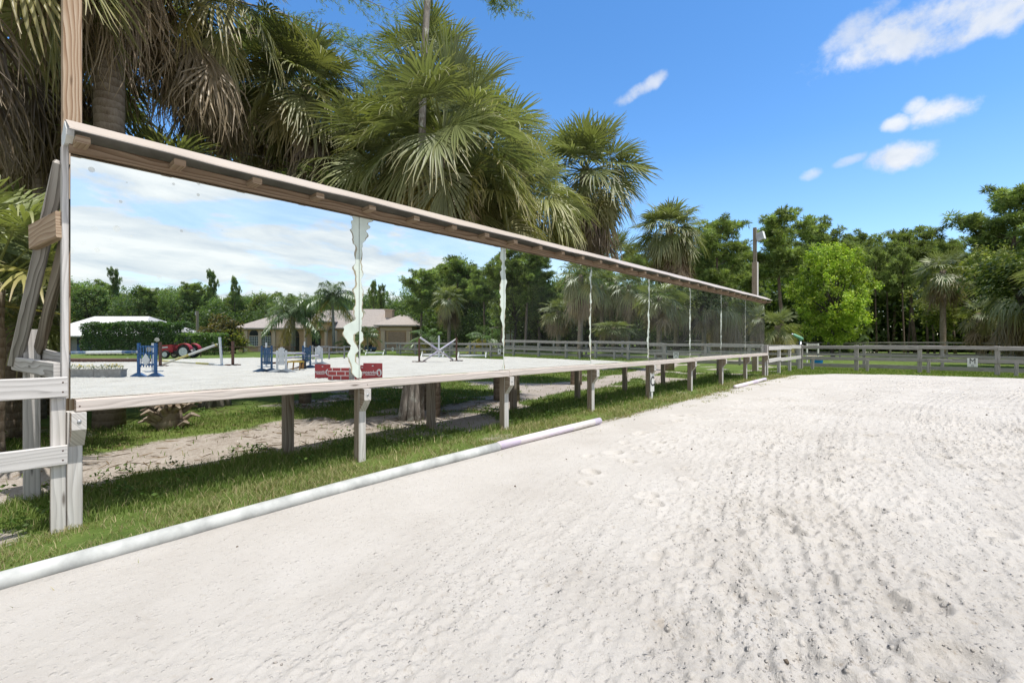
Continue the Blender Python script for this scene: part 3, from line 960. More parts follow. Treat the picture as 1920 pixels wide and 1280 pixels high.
def ground_mat():
    k = NT('grassy_ground'); p = k.pos(); at = k.n('Attribute'); at.attribute_name = 'tint'
    sx = k.n('SeparateXYZ'); k.link(at.outputs['Vector'], sx.inputs[0])
    n1 = k.noise(p, 2.2, 6, .65); n2 = k.noise(p, 26, 5, .7); n3 = k.noise(p, .23, 3)
    g = k.ramp(k.math('ADD', k.math('MULTIPLY', n1, .5), k.math('MULTIPLY', n2, .5)), [(.3, (.040, .064, .016)), (.5, (.085, .130, .030)), (.72, (.17, .20, .06))])
    g = k.mix(k.ramp(n3, [(.4, 0.0), (.65, .35)]), g, (.18, .215, .06))
    s = k.ramp(k.math('ADD', k.math('MULTIPLY', n2, .6), k.math('MULTIPLY', n1, .4)), [(.3, (.17, .135, .11)), (.5, (.34, .30, .26)), (.7, (.47, .43, .395))])
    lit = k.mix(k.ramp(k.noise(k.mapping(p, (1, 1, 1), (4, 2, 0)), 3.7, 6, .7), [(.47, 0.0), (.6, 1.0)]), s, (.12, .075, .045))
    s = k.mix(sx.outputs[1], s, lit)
    f = k.math('ADD', sx.outputs[0], k.math('MULTIPLY', k.math('SUBTRACT', n2, .5), .7))
    c = k.mix(k.ramp(f, [(.35, 0.0), (.55, 1.0)]), g, s)
    return k.bsdf(c, .95, spec=.05, bump=n2, bstr=.6, bdist=.03)


M['ground'] = ground_mat()
gx = axis_steps([(-900, -60, 10, .5), (-60, -12, 24, .8), (-12, 1.6, 136, 1), (1.6, 40, 40, 1.3), (40, 110, 16, 1.2), (110, 1200, 10, 2)])
gy = axis_steps([(-900, -60, 10, .5), (-60, -2, 16, .7), (-2, 14, 150, 1), (14, 40, 70, 1.2), (40, 120, 20, 1.2), (120, 1400, 10, 2)])


def ground_z(x, y):
    b = gz(y) - .012 + (fbm(x * 1.3, y * 1.3, 3, 5) - .5) * .035 * (np.abs(x) < 14) - dirt_mask(x, y) * .02
    return np.where(poly_sd(x, y, SAND) > 1.0, b - .10, b)


def ground_tint(x, y):
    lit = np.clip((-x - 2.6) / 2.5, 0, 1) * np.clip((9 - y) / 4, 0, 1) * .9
    edge = np.clip(1 - np.abs(poly_sd(x, y, SAND)) / .22, 0, 1) * .62 * (x > .3)
    return np.stack([np.maximum(dirt_mask(x, y), edge), lit, np.zeros_like(x)], -1)


go = grid_mesh('ground', gx, gy, ground_z, M['ground'], ground_tint)
tag(go, 'grassy ground with sandy bare patches around the arena', 'ground', kind='structure')


# sand: harrow lines on a wide arc, clods, hoof prints, smoother by the rail
PRINTS = [(1392, 1052, .075), (1378, 1074, .08), (1480, 1002, .09), (1372, 1003, .07), (1455, 965, .06), (1512, 1245, .085), (1600, 1238, .10), (1800, 1252, .12), (1742, 1140, .09), (1660, 1138, .08),
          (1425, 1122, .08), (1368, 1126, .08), (1450, 1165, .06), (1235, 1048, .06), (1770, 1085, .06), (1180, 868, .08), (1290, 905, .07), (1560, 905, .08), (1640, 960, .08), (1150, 852, .10), ]
PW_ = [(ground(a, b)[:2], r) for a, b, r in PRINTS]
for i in range(420):
    q = np.array([RNG.uniform(1.5, 12), RNG.uniform(3.5, 22)])
    PW_.append((q, RNG.uniform(.05, .09)))


def sand_z(x, y):
    sd = poly_sd(x, y, SAND)
    rough = np.clip((x - 1.6) / 2.2 + (fbm(x * .5, y * .5, 2, 77) - .5) * 1.2, .10, 1)
    cx, cy = 31.5, 11.0
    r = np.hypot(x - cx, y - cy); th = np.arctan2(y - cy, x - cx) % (2 * math.pi) * 28
    z = (fbm(x * .7, y * .7, 3, 31) - .5) * .03
    rough = rough * np.clip(.45 + 2.2 * (fbm(r * 1.5, th * .2, 3, 19) - .34), .3, 1.35)
    drag = np.sin(r * 2 * math.pi / .115 + 1.5 * fbm(x * .8, y * .5, 2, 4)) * np.clip(fbm(r * .8, th * .10, 2, 8) - .42, 0, 1) * .026
    z = z + drag * rough * np.clip((x - 3) / 2, .1, 1)
    cl = fbm(r * 9, th * 5, 3, 51)
    z = z + np.clip(cl - .52, 0, 1) * .05 * rough * (.35 + fbm(x * 1.1, y * 1.1, 2, 60))
    cl2 = fbm(r * 26, th * 17, 2, 61)
    z = z + np.clip(cl2 - .5, 0, 1) * .06 * rough
    z = z - np.clip(.36 - fbm(r * 6, th * 3.4, 2, 87), 0, 1) * .07 * rough
    cl3 = fbm(x * 62, y * 55, 2, 71)
    z = z + (cl3 - .5) * .016 * rough * (.5 + fbm(x * 2.1, y * 2.1, 2, 72))
    for (q, rad) in PW_:
        m = (np.abs(x - q[0]) < rad * 2.4) & (np.abs(y - q[1]) < rad * 2.4)
        if not m.any(): continue
        a = rad * 40 + q[0] * 7
        u = (x[m] - q[0]) * math.cos(a) + (y[m] - q[1]) * math.sin(a); v = -(x[m] - q[0]) * math.sin(a) + (y[m] - q[1]) * math.cos(a)
        dd = np.hypot(u / 1.0, v / 1.25) / rad
        bowl = -np.clip(1 - dd ** 3, 0, 1) * .032 * (rad / .08) * np.clip(.65 + .5 * u / rad, .2, 1.2)
        rim = np.exp(-((dd - 1.18) / .22) ** 2) * .014 * (rad / .08)
        z[m] += bowl + rim
    z = z + .022 * np.exp(-((x - 1.0 - .05 * np.sin(y * 2.3)) / .11) ** 2) * (y < 7) * np.clip(fbm(x * 2, y * 1.6, 3, 29) * 2 - .3, 0, 1.3)
    edge = np.clip(sd / .30, -1.2, 1)
    return gz(y) + .012 + z * np.clip(sd / .5, .15, 1) - .05 * np.clip(1 - edge, 0, 2.2) ** 1.5 * .55


def sand_mat():
    k = NT('pale_arena_sand'); p = k.pos()
    sx = k.n('SeparateXYZ'); k.link(p, sx.inputs[0])
    dx, dy = k.math('SUBTRACT', sx.outputs[0], 31.5), k.math('SUBTRACT', sx.outputs[1], 11.0)
    r = k.math('SQRT', k.math('ADD', k.math('MULTIPLY', dx, dx), k.math('MULTIPLY', dy, dy)))
    th = k.math('MULTIPLY', k.math('ARCTAN2', dy, k.math('MULTIPLY', dx, -1.0)), 28.0)
    q = k.n('CombineXYZ'); k.link(r, q.inputs[0]); k.link(th, q.inputs[1]); q = q.outputs[0]
    n1 = k.noise(p, 1.1, 5, .6)
    wob = k.noise(p, .9, 3, .5)
    groove = k.math('POWER', k.math('MULTIPLY_ADD', k.math('SINE', k.math('MULTIPLY_ADD', r, 2 * math.pi / .125, k.math('MULTIPLY', wob, 5.0))), .5, .5), 1.5)
    def clods(scale, keep, lo, hi):
        v = k.n('TexVoronoi', feature='F1'); k.link(p, v.inputs['Vector']); v.inputs['Scale'].default_value = scale
        c_ = k.n('SeparateColor'); k.link(v.outputs['Color'], c_.inputs[0])
        m_ = k.n('MapRange'); m_.interpolation_type = 'SMOOTHSTEP'; k.link(v.outputs['Distance'], m_.inputs[0]); m_.inputs[1].default_value = hi; m_.inputs[2].default_value = lo
        return k.math('MULTIPLY', m_.outputs[0], k.math('MULTIPLY', k.math('GREATER_THAN', c_.outputs[0], keep), c_.outputs[1]))
    grit = k.noise(k.mapping(q, (1, .95, 1)), 27, 6, .72); lump = k.noise(k.mapping(q, (1, .8, 1)), 8, 5, .68); fine = k.noise(p, 210, 3, .75)
    band = k.ramp(k.noise(k.mapping(q, (1, .16, 1)), 1.7, 4, .6), [(.42, 0.0), (.60, 1.0)])
    tread = k.ramp(k.noise(k.mapping(q, (1, .17, 1)), 9, 5, .72), [(.45, 0.0), (.62, 1.0)])
    edge = k.n('MapRange'); k.link(sx.outputs[0], edge.inputs[0]); edge.inputs[1].default_value = 1.8; edge.inputs[2].default_value = 4.0; edge.inputs[3].default_value = .12; edge.inputs[4].default_value = 1.0
    worked = k.math('MULTIPLY', k.math('ADD', k.math('MULTIPLY', band, .65), k.math('MULTIPLY', tread, .45)), edge.outputs[0])
    c = k.ramp(k.math('ADD', k.math('MULTIPLY', n1, .6), k.math('MULTIPLY', fine, .4)), [(.32, (.415, .385, .347)), (.52, (.48, .452, .414)), (.7, (.525, .498, .462))])
    sp = k.math('MULTIPLY', k.ramp(grit, [(.565, 0.0), (.635, 1.0)]), k.math('MULTIPLY', k.math('MULTIPLY_ADD', worked, .50, .11), k.math('MULTIPLY_ADD', groove, .95, .35)), clamp=True)  # brown grit, with the shadow sides of clods painted into the same specks
    c = k.mix(sp, c, (.30, .245, .185))
    damp_shade = k.math('MULTIPLY', k.ramp(lump, [(.62, 0.0), (.70, .7)]), k.math('MULTIPLY_ADD', edge.outputs[0], .75, .1))  # damp bits and shaded hollows, both painted into the colour as brown patches
    c = k.mix(damp_shade, c, (.37, .315, .25))
    cl = k.math('ADD', k.math('MULTIPLY', clods(24, .70, .08, .46), .75), k.math('MULTIPLY', clods(50, .45, .08, .46), .5))
    h = k.math('ADD', k.math('MULTIPLY', k.math('MULTIPLY_ADD', grit, .45, cl), k.math('MULTIPLY_ADD', worked, .75, .22)), k.math('ADD', k.math('MULTIPLY', fine, .13), k.math('MULTIPLY', k.math('MULTIPLY', groove, worked), -.28)))
    return k.bsdf(c, .95, spec=.06, bump=h, bstr=1.0, bdist=.043)


M['sand'] = sand_mat()
sxs = axis_steps([(.1, .7, 8, 1), (.7, 2.2, 75, 1), (2.2, 6.6, 400, 1), (6.6, 7.8, 60, 1), (7.8, 14, 70, 1.25), (14, 39, 80, 1.1)])
sys_ = axis_steps([(-42, -1.2, 22, .6), (-1.2, 4.6, 480, 1), (4.6, 8.5, 200, 1), (8.5, 26, 330, 1.12)])
so = grid_mesh('sand_arena', sxs, sys_, sand_z, M['sand'], keep=lambda x, y: poly_sd(x, y, SAND) > -.45)
tag(so, 'pale raked sand of the riding arena with hoof prints', 'sand arena', kind='structure')

# loose clods and droppings scattered on the sand
def clods():
    fb = FB(); n = 1700
    x = RNG.uniform(.95, 9.5, n * 3); y = RNG.uniform(-.5, 20, n * 3) ** 1.0
    keep = (RNG.random(n * 3) < np.clip(.12 + (x - 1.8) * .22, .05, 1) * np.clip(7 / (y + 4), .25, 1)) & (poly_sd(x, y, SAND) > .12)
    x, y = x[keep][:n], y[keep][:n]; z = sand_z(x.copy(), y.copy())
    o = np.array([(1, 0, 0), (0, 1, 0), (-1, 0, 0), (0, -1, 0), (0, 0, 1), (.7, .7, .6), (-.7, .6, .55), (0, 0, -.6)])
    tri = np.array([(0, 5, 4), (5, 1, 4), (1, 6, 4), (6, 2, 4), (2, 3, 4), (3, 0, 4), (0, 1, 5), (1, 2, 6), (0, 3, 7), (3, 2, 7), (2, 1, 7), (1, 0, 7)])
    s = (.003 + .011 * RNG.random(len(x)) ** 4) * (1 + np.maximum(y, 0) / 25)
    V = (o[None] * RNG.uniform(.55, 1.3, (len(x), 8, 1))) * s[:, None, None]
    a = RNG.uniform(0, 6.28, len(x)); ca, sa = np.cos(a)[:, None], np.sin(a)[:, None]
    V = np.stack([V[..., 0] * ca - V[..., 1] * sa, V[..., 0] * sa + V[..., 1] * ca, V[..., 2]], -1) + np.stack([x, y, z], -1)[:, None]
    dark = (RNG.random((len(x), 1)) < .15)
    c = np.where(dark, np.array([.16, .13, .10]), np.array([.40, .365, .33])) * RNG.uniform(.75, 1.1, (len(x), 1))
    fb.add(V, np.repeat(c[:, None], 8, 1), tri=(np.arange(len(x)) * 8)[:, None, None] + tri[None])
    fb.T = [t.reshape(-1, 3) for t in fb.T]
    k = NT('sand_clod'); at = k.n('Attribute'); at.attribute_name = 'tint'; M['clod'] = k.bsdf(at.outputs['Color'], .95, spec=.05)
    o = fb.build('sand_clods', M['clod']); tag(o, 'small clods and crumbs scattered over the raked sand', 'sand clods', kind='stuff')


clods()


# ------------------------------------------------------------------ grass blades
def grass():
    fb = FB()
    def zone(x0, x1, y0, y1, dens, h, w, fn, seed, cA=(.085, .14, .028), cB=(.18, .23, .06), dry=.10, lean=.5):
        rng = np.random.default_rng(seed); n = int((x1 - x0) * (y1 - y0) * dens)
        x, y = rng.uniform(x0, x1, n), rng.uniform(y0, y1, n)
        kp = rng.random(n) < fn(x, y); x, y = x[kp], y[kp]; n = len(x)
        if not n: return
        z = ground_z(x, y) - .004
        hh = h * rng.uniform(.45, 1.35, n) * (.6 + .8 * fbm(x * 2.3, y * 2.3, 2, 14)); a = rng.uniform(0, 6.28, n)
        e = np.stack([np.cos(a), np.sin(a), np.zeros(n)], -1) * (w * rng.uniform(.7, 1.3, n))[:, None] / 2
        b = rng.uniform(0, 6.28, n); ln = np.stack([np.cos(b), np.sin(b), np.zeros(n)], -1) * (hh * lean * rng.uniform(.2, 1.5, n))[:, None]
        p = np.stack([x, y, z], -1); up = np.array([0, 0, 1.])
        V = np.stack([p - e, p + e, p + ln * .35 + up * hh[:, None] * .62 + e * .7, p + ln + up * hh[:, None], p + ln * .35 + up * hh[:, None] * .62 - e * .7], 1)
        c = lerp(np.array(cA), np.array(cB), rng.random((n, 1)) * .5 + .5 * fbm(x * 1.2, y * 1.2, 2, 41)[:, None])
        c = np.where(rng.random((n, 1)) < dry, np.array([.36, .31, .17]) * rng.uniform(.7, 1.2, (n, 1)), c)
        i = (np.arange(n) * 5)[:, None]
        fb.add(V, np.repeat(c[:, None], 5, 1), tri=np.concatenate([i + 2, i + 3, i + 4], 1), quad=np.concatenate([i, i + 1, i + 2, i + 4], 1))
    lawn = lambda x, y: np.clip(1.15 - dirt_mask(x, y) * 1.9, .02, 1) * (poly_sd(x, y, SAND) < .05)
    strip = lambda x, y: lawn(x, y) * np.clip(2.6 * (fbm(x * 2.6, y * 2.6, 4, 18) - .22), .05, 1) * np.clip(1.25 - np.clip(x - .45, 0, 1) * 1.6, .2, 1)
    DRY = dict(cA=(.14, .175, .05), cB=(.31, .305, .13), dry=.34, lean=.9)
    zone(.0, .95, -2, 3.2, 4200, .050, .0055, strip, 1, **DRY)
    zone(.0, .95, 3.2, 8, 2400, .055, .008, strip, 2, **DRY)
    zone(.0, .95, 8, 21, 900, .06, .013, strip, 3, **DRY)
    zone(-1.5, .02, -2, 3.2, 3600, .075, .0065, lawn, 4)
    zone(-1.5, .02, 3.2, 8, 2100, .075, .009, lawn, 5)
    zone(-1.6, .02, 8, 21, 850, .085, .014, lawn, 6)
    zone(-5, -1.5, -1, 6, 900, .06, .010, lawn, 7)
    zone(-7, -1.5, 6, 21, 330, .06, .017, lawn, 8)
    zone(-1, 8, 21, 28.5, 420, .06, .02, lambda x, y: lawn(x, y) * (poly_sd(x, y, SAND) < -.1), 9, cA=(.11, .17, .03), cB=(.20, .26, .06), dry=.08)
    zone(8, 34, 24.9, 28.5, 90, .09, .035, lawn, 10, cA=(.11, .17, .03), cB=(.20, .26, .06), dry=.06)
    zone(-1.1, -.15, 12.2, 19.5, 420, .26, .012, lambda x, y: np.clip(fbm(x * 1.5, y * .8, 2, 90) * 3 - 1.25, 0, 1), 11, cA=(.045, .085, .015), cB=(.085, .13, .03), dry=.03, lean=.45)
    # tufts that have crept over the edge of the sand
    crept = lambda x, y: np.clip((fbm(x * 2.2 + 3, y * 2.2, 3, 66) - .50) * 7, 0, 1) * (poly_sd(x, y, SAND) < .55) * (poly_sd(x, y, SAND) > -.05)
    zone(.7, 1.5, -.5, 6.6, 300, .04, .006, lambda x, y: crept(x, y) * .35, 12, **DRY)
    zone(.6, 1.6, 6.6, 22, 700, .05, .010, crept, 13, **DRY)
    o = fb.build('grass', M['blade']); tag(o, 'short green and straw-coloured grass along the arena and under the mirrors', 'grass', kind='stuff')
    # broad-leaved weeds
    fb2 = FB(); rng = np.random.default_rng(5); C, D = [], []
    for i in range(420):
        x, y = rng.uniform(-1.7, -.1), rng.uniform(-1.5, 9)
        if i > 300: x, y = rng.uniform(-5.5, -2.6), rng.uniform(.3, 7)
        if rng.random() > fbm(np.array([x * 1.1]), np.array([y * 1.1]), 2, 33)[0] * 1.3 or dirt_mask(np.array([x]), np.array([y]))[0] > .75: continue
        h = rng.uniform(.05, .16); k = int(rng.integers(10, 30))
        a = rng.uniform(0, 6.28, k); r = rng.uniform(.02, .12, k)
        C.append(np.stack([x + np.cos(a) * r, y + np.sin(a) * r, float(gz(y)) - .01 + rng.uniform(.2, 1, k) * h], -1)); D.append(np.tile([0, 0, 1.], (k, 1)))
    leaves(fb2, rng, np.concatenate(C), np.concatenate(D), .022, (.06, .115, .02), (.13, .20, .045))
    o = fb2.build('weeds', M['leaf']); tag(o, 'low broad-leaved weeds growing in the shade behind the mirror posts', 'weeds', kind='stuff')
    # fallen fronds and twigs on the bare soil
    fb3 = FB(); C = np.stack([RNG.uniform(-6, -1.3, 900), RNG.uniform(-.5, 8, 900), np.zeros(900)], -1); C[:, 2] = ground_z(C[:, 0], C[:, 1]) + .012
    a = RNG.uniform(0, 6.28, 900); D = np.stack([np.cos(a), np.sin(a), RNG.normal(0, .05, 900)], -1)
    tufts(fb3, RNG, C, D, 1, .20, .012, (.10, .065, .04), (.24, .17, .10), spread=.05)
    o = fb3.build('leaf_litter', M['blade']); tag(o, 'dry brown palm litter and twigs on the bare soil', 'leaf litter', kind='stuff')


grass()

# ------------------------------------------------------------------ the wall of mirrors
NP_ = 8
Y1 = Y0 + PW * NP_
wall = thing('mirror_wall', 'long wooden riding-arena mirror wall of eight sheets under a narrow tan ridge roof', 'mirror wall', (0, 10.3, float(gz(10.3))))
Z0m, Z1m = .985, 2.86


def text_mesh(s, size, name='lettering', bold=0.0, squeeze=1.0):
    cu = bpy.data.curves.new('text', 'FONT'); cu.body = s; cu.size = size; cu.align_x = 'CENTER'; cu.align_y = 'CENTER'; cu.extrude = .002; cu.offset = bold; cu.resolution_u = 3
    o = bpy.data.objects.new('text', cu); COL.objects.link(o)
    dg = bpy.context.evaluated_depsgraph_get(); me = bpy.data.meshes.new_from_object(o.evaluated_get(dg))
    v = np.array([tuple(q.co) for q in me.vertices]); f = [tuple(p.vertices) for p in me.polygons]
    bpy.data.objects.remove(o); bpy.data.meshes.remove(me); bpy.data.curves.remove(cu)
    v = v * [squeeze, 1, 1]
    return v, f


for k in range(NP_):
    pc, n = PANEL[k]
    e1 = np.array([-n[1], n[0], 0]); e1 /= np.linalg.norm(e1); e2 = np.cross(n, e1)
    if e2[2] < 0: e1, e2 = -e1, -e2
    m = MB(); hw = PW / 2 - .003
    zc = (Z0m + Z1m) / 2; c = np.array([0, pc[1], zc]); hz = (Z1m - Z0m) / 2
    P = lambda u, v, d: c + e1 * u + e2 * v + n * d
    q = [(-hw, -hz), (hw, -hz), (hw, hz), (-hw, hz)]
    m.add([P(u, v, 0) for u, v in q] + [P(u, v, -.006) for u, v in q], [(0, 1, 2, 3), (7, 6, 5, 4), (0, 4, 5, 1), (1, 5, 6, 2), (2, 6, 7, 3), (3, 7, 4, 0)])
    po = m.build('mirror_panel', M['mirror'], wall)
    # lost silvering along the joints, as a thin flat film on the glass
    sgn = 1 if e1[1] > 0 else -1
    for side in (1, -1):                      # +1: joint at the far end of this sheet, -1: at its near end
        j = k + 1 if side == 1 else k
        if j in (0, NP_): continue
        rng = np.random.default_rng(40 + j * 3 + side)
        zs = np.linspace(Z0m + .02, Z1m - .03, 90); f = (zs - zs[0]) / (zs[-1] - zs[0])
        if j == 1:
            beads = [(.995, .10, .17), (.95, .13, .16), (.90, .11, .14), (.87, .10, .09), (.83, .045, .05), (.79, .03, .04), (.76, .0, .035), (.72, .035, .0), (.685, .075, .03), (.65, .03, .055), (.61, .04, .02), (.575, .03, .03), (.535, .085, .05), (.50, .06, .045), (.465, .05, .05), (.43, .07, .04), (.395, .075, .06), (.35, .06, .045), (.31, .09, .03)]
            wd = np.zeros_like(f)
            for (bf, l, r_) in beads:
                w_ = (l if side == 1 else r_) * .78
                wd = np.maximum(wd, w_ * np.sqrt(np.clip(1 - ((f - bf) / .030) ** 2, 0, 1)))
            if side == 1:
                wd = np.maximum(wd, np.interp(f, [0, .04, .10, .16, .20, .26, .30, .33, .36], [.02, .07, .12, .13, .10, .19, .20, .14, .03]) + .012 * np.sin(f * 60))
                hole = np.interp(f, [0, .08, .10, .15, .17, .20, .23, .27, .29, 1], [0, 0, .05, .05, 0, .03, .07, .07, 0, 0])
            else:
                wd = np.maximum(wd, .01); hole = wd * 0
        else:
            amp = {2: .055, 3: .042, 4: .05, 5: .045, 6: .045, 7: .015}[j] * (1.0 if side == 1 else .55)
            base = fbm(f * 9 + j * 7, f * 0 + side * 3.0, 3, j)
            wd = np.clip((base - .28) * 2.2, .08, 1) * amp * (1.3 if j == 2 else 1) * np.where(f > .96, 1.7, 1)
            if j == 3: wd *= (side == 1) * .85 + .15
            wd = wd * np.clip((f - rng.uniform(.0, .12)) * 9, .15, 1); hole = wd * 0
        wd = wd * (1 + (fbm(f * 40 + j * 3.1, f * 0 + side, 3, j + 9) - .5) * .55) + np.clip(fbm(f * 25, f * 0 + j * 2.0 + side, 2, 3) - .62, 0, 1) * .12
        u1 = side * sgn * hw; dr = -side * sgn
        vs, fs = [], []
        for i in range(len(zs)):
            v = zs[i] - zc
            vs += [P(u1 + dr * hole[i], v, .0012), P(u1 + dr * max(wd[i], hole[i] + .002), v, .0012), P(u1 + dr * hole[i], v, .0004), P(u1 + dr * max(wd[i], hole[i] + .002), v, .0004)]
            if i:
                a, b = (i - 1) * 4, i * 4
                fs += [(a, a + 1, b + 1, b), (a + 2, b + 2, b + 3, a + 3), (a + 1, a + 3, b + 3, b + 1), (a, b, b + 2, a + 2)]
        st = MB(); st.add(vs, fs); so_ = st.build('bare_glass_stain', M['stain'], po)
        vb, fb4 = [], []
        for i in range(len(zs)):
            w_ = max(wd[i], hole[i] + .002) + .002 + .012 * max(0, fbm(np.array([f[i] * 18]), np.array([j * 5.0 + side]), 3, 8)[0] - .42) * 4
            vb += [P(u1 + dr * hole[i] * .7, zs[i] - zc, .0003), P(u1 + dr * w_, zs[i] - zc, .0003)]
            if i: fb4.append((2 * i - 2, 2 * i - 1, 2 * i + 1, 2 * i))
        st = MB(); st.add(vb, fb4); st.build('bare_glass_stain', M['stain_edge'], po)

# dark backing board behind the glass and the top beam, ledge, roof
m = MB(); m.box(-.062, -.045, Y0 + .01, Y1 - .01, Z0m + .01, 2.97); m.build('backing_board', M['brace'], wall)
for a, b in [(0, 3), (3, 4), (4, 6), (6, 8)]:
    m = MB(); m.box(.012, .055, Y0 + PW * a + .002 - (.012 if a == 0 else 0), Y0 + PW * b - .002, 2.842, 2.936); m.build('top_beam', M['beam'], wall)
for a, b, dz in [(0, 2, 0), (2, 3, .004), (3, 5, -.003), (5, 6.6, .004), (6.6, 8, 0)]:
    m = MB(); m.box(.016, .115, Y0 + PW * a + .002 + (.02 if a == 0 else 0), Y0 + PW * b - .002, .893 + dz, .982 + dz, ch=.008); m.build('ledge_board', M['ledge'], wall)
# gabled metal ridge cap: apex and two folds, 3 mm sheet with slight waves along its length
ya = np.linspace(Y0 - .03, Y1 + .10, 64)
m = MB(); prof = [(-.20, 2.985), (.03, 3.085), (.245, 2.962), (.247, 2.950)]
vs, fs = [], []
for i, y in enumerate(ya):
    wv = .006 * math.sin(y * 2.575) + .003 * math.sin(y * 7.1)
    for (x, z) in prof: vs.append((x, y, z + wv * (x > .1)))
    if i:
        a, b = (i - 1) * 4, i * 4
        for j in range(3): fs.append((a + j, a + j + 1, b + j + 1, b + j))
m.add(vs, fs); rr = m.build('ridge_roof', M['roofpaint'], wall)
m = MB(); vs2, fs2 = [], []
for i, y in enumerate(ya):
    for (x, z) in prof: vs2.append((x - .003, y, vs[i * 4 + prof.index((x, z))][2] - .005))
    if i:
        a, b = (i - 1) * 4, i * 4
        for j in range(3): fs2.append((a + j, b + j, b + j + 1, a + j + 1))
m.add(vs2, fs2); m.build('bare_underside', M['underside'], rr)
m = MB(); m.prism([(-.13, 2.92), (-.13, 3.0), (.03, 3.07), (.13, 2.985), (.13, 2.94), (.05, 2.90), (-.07, 2.90)], lambda a, b, d: (a, d, b), Y0 - .035, Y0 + .01); m.build('gable_end', M['white'], wall)
for i in range(NP_ * 4 + 1):
    y = Y0 + .05 + i * PW / 4 * .998
    m = MB(); m.bar((.058, y, 2.903), (.205, y, 2.908), .085, .052); m.build('eave_bracket', M['block'], wall)
m = MB(); m.box(-.10, -.012, Y0 - .045, Y0 - .004, .99, 2.90); m.build('end_stud', M['grey'], wall)
# posts with knee braces and bolts
for i in range(NP_ + 1):
    y = Y0 + .022 + PW * i + (0 if i == 0 else -.007)
    if i == NP_: y -= .1
    g = float(gz(y)); w = .09 if i < 2 else .10
    m = MB(); m.box(-.062, .046, y - w / 2, y + w / 2, g - .25, .89, ch=.006); po = m.build('front_post', M['post'], wall)
    yb = y + (.012 if i == 0 else .0)
    for zz in (.935,):
        m = MB(); m.ball((.1155, y + .02, zz), (.002, .006, .006), 8, 4); m.build('nail_head', M['rust'], po)
    m = MB(); m.prism([(.048, .632), (.048, .890), (.152, .890), (.152, .765)], lambda a, b, d: (a, d, b), yb - w / 2 + .003, yb + w / 2 - .003); kb = m.build('knee_brace', M['post'], po)
    m = MB(); m.ball((.154, yb, .825), (.007, .014, .014), 10, 6); m.build('bolt_head', M['steel'], kb, smooth=True)
by = [.41, 2.62, 4.84, 7.06, 9.28, 11.5, 13.85, 16.3, 18.7]
for i, y in enumerate(by):
    x = -1.25 if i not in (1, 2) else -1.02
    g = float(gz(y)); top = 1.50 if i == 0 else 1.0
    m = MB(); m.box(x - .05, x + .05, y - .055, y + .055, g - .25, 1.53); m.build('back_post', M['grey'] if i == 0 else M['brace'], wall)
    if i == 0:
        m = MB(); m.bar((-.085, y + .085, 2.78), (-1.34, y - .10, 1.21), .065, .09, up=(.6, 0, .8)); m.build('raking_brace', M['dull'], wall)
        m = MB(); m.bar((-.09, y + .16, 2.50), (-1.22, y + .045, 1.33), .05, .08, up=(.6, 0, .8)); m.build('raking_brace', M['brace'], wall)
        m = MB(); m.bar((-.02, y + .075, 2.30), (-.56, y - .035, 2.26), .06, .20); m.build('splice_block', M['block'], wall)
        m = MB(); m.bar((-.06, y + .06, 1.20), (-1.40, y - .10, 1.22), .045, .12); m.build('tie_beam', M['grey'], wall)
        m = MB(); m.bar((-.08, y + .20, 1.24), (-1.30, y + .08, 1.30), .045, .10); m.build('tie_beam', M['grey'], wall)
    else:
        m = MB(); m.bar((-.09, y, 2.70), (x - .02, y, 1.36), .06, .09, up=(.6, 0, .8)); m.build('raking_brace', M['brace'], wall)
        m = MB(); m.bar((-.064, y + .08, 1.22), (x - .06, y + .08, 1.22), .04, .10); m.build('tie_beam', M['brace'], wall)


# ------------------------------------------------------------------ fences
def fence(name, label, pts, step, rails, top, mat, post=.10, off=.03, cat='fence', group=None, skip=(), postmat=None, gfun=None, jit=.02, rail_t=.04, front=1):
    """Post-and-board fence along a polyline: every post and every board is a part."""
    rng = random.Random(len(label) * 7 + int(pts[0][0] * 10))
    p0 = pts[0]; gf = gfun or (lambda x, y: float(gz(y)))
    t = thing(name, label, cat, (p0[0], p0[1], gf(*p0)), group)
    for a, b in zip(pts[:-1], pts[1:]):
        a, b = np.array(a, float), np.array(b, float); L = np.linalg.norm(b - a); n = max(1, round(L / step)); d = (b - a) / L; nr = np.array([d[1], -d[0]]) * front
        for i in range(n + 1):
            q = a + d * L * i / n; g = gf(*q); h = top + rng.uniform(-jit, jit * 1.5)
            if i == n and not (b == np.array(pts[-1])).all(): continue
            m = MB(); m.bar((q[0], q[1], g - .2), (q[0] + rng.uniform(-jit, jit) * .5, q[1] + rng.uniform(-jit, jit) * .5, g + h), post, post, up=(d[1], -d[0], 0), ch=.008); m.build('post', postmat or mat, t)
        for (z0, z1) in rails:
            for i in range(n):
                q0, q1 = a + d * L * i / n + nr * (post / 2 + rail_t / 2), a + d * L * (i + 1) / n + nr * (post / 2 + rail_t / 2)
                zc = (z0 + z1) / 2; j0, j1 = rng.uniform(-jit, jit), rng.uniform(-jit, jit)
                m = MB(); m.bar((*(q0 + d * .004), gf(*q0) + zc + j0), (*(q1 - d * .004), gf(*q1) + zc + j1), rail_t, z1 - z0); pass
                m.build('rail', mat, t)
    return t


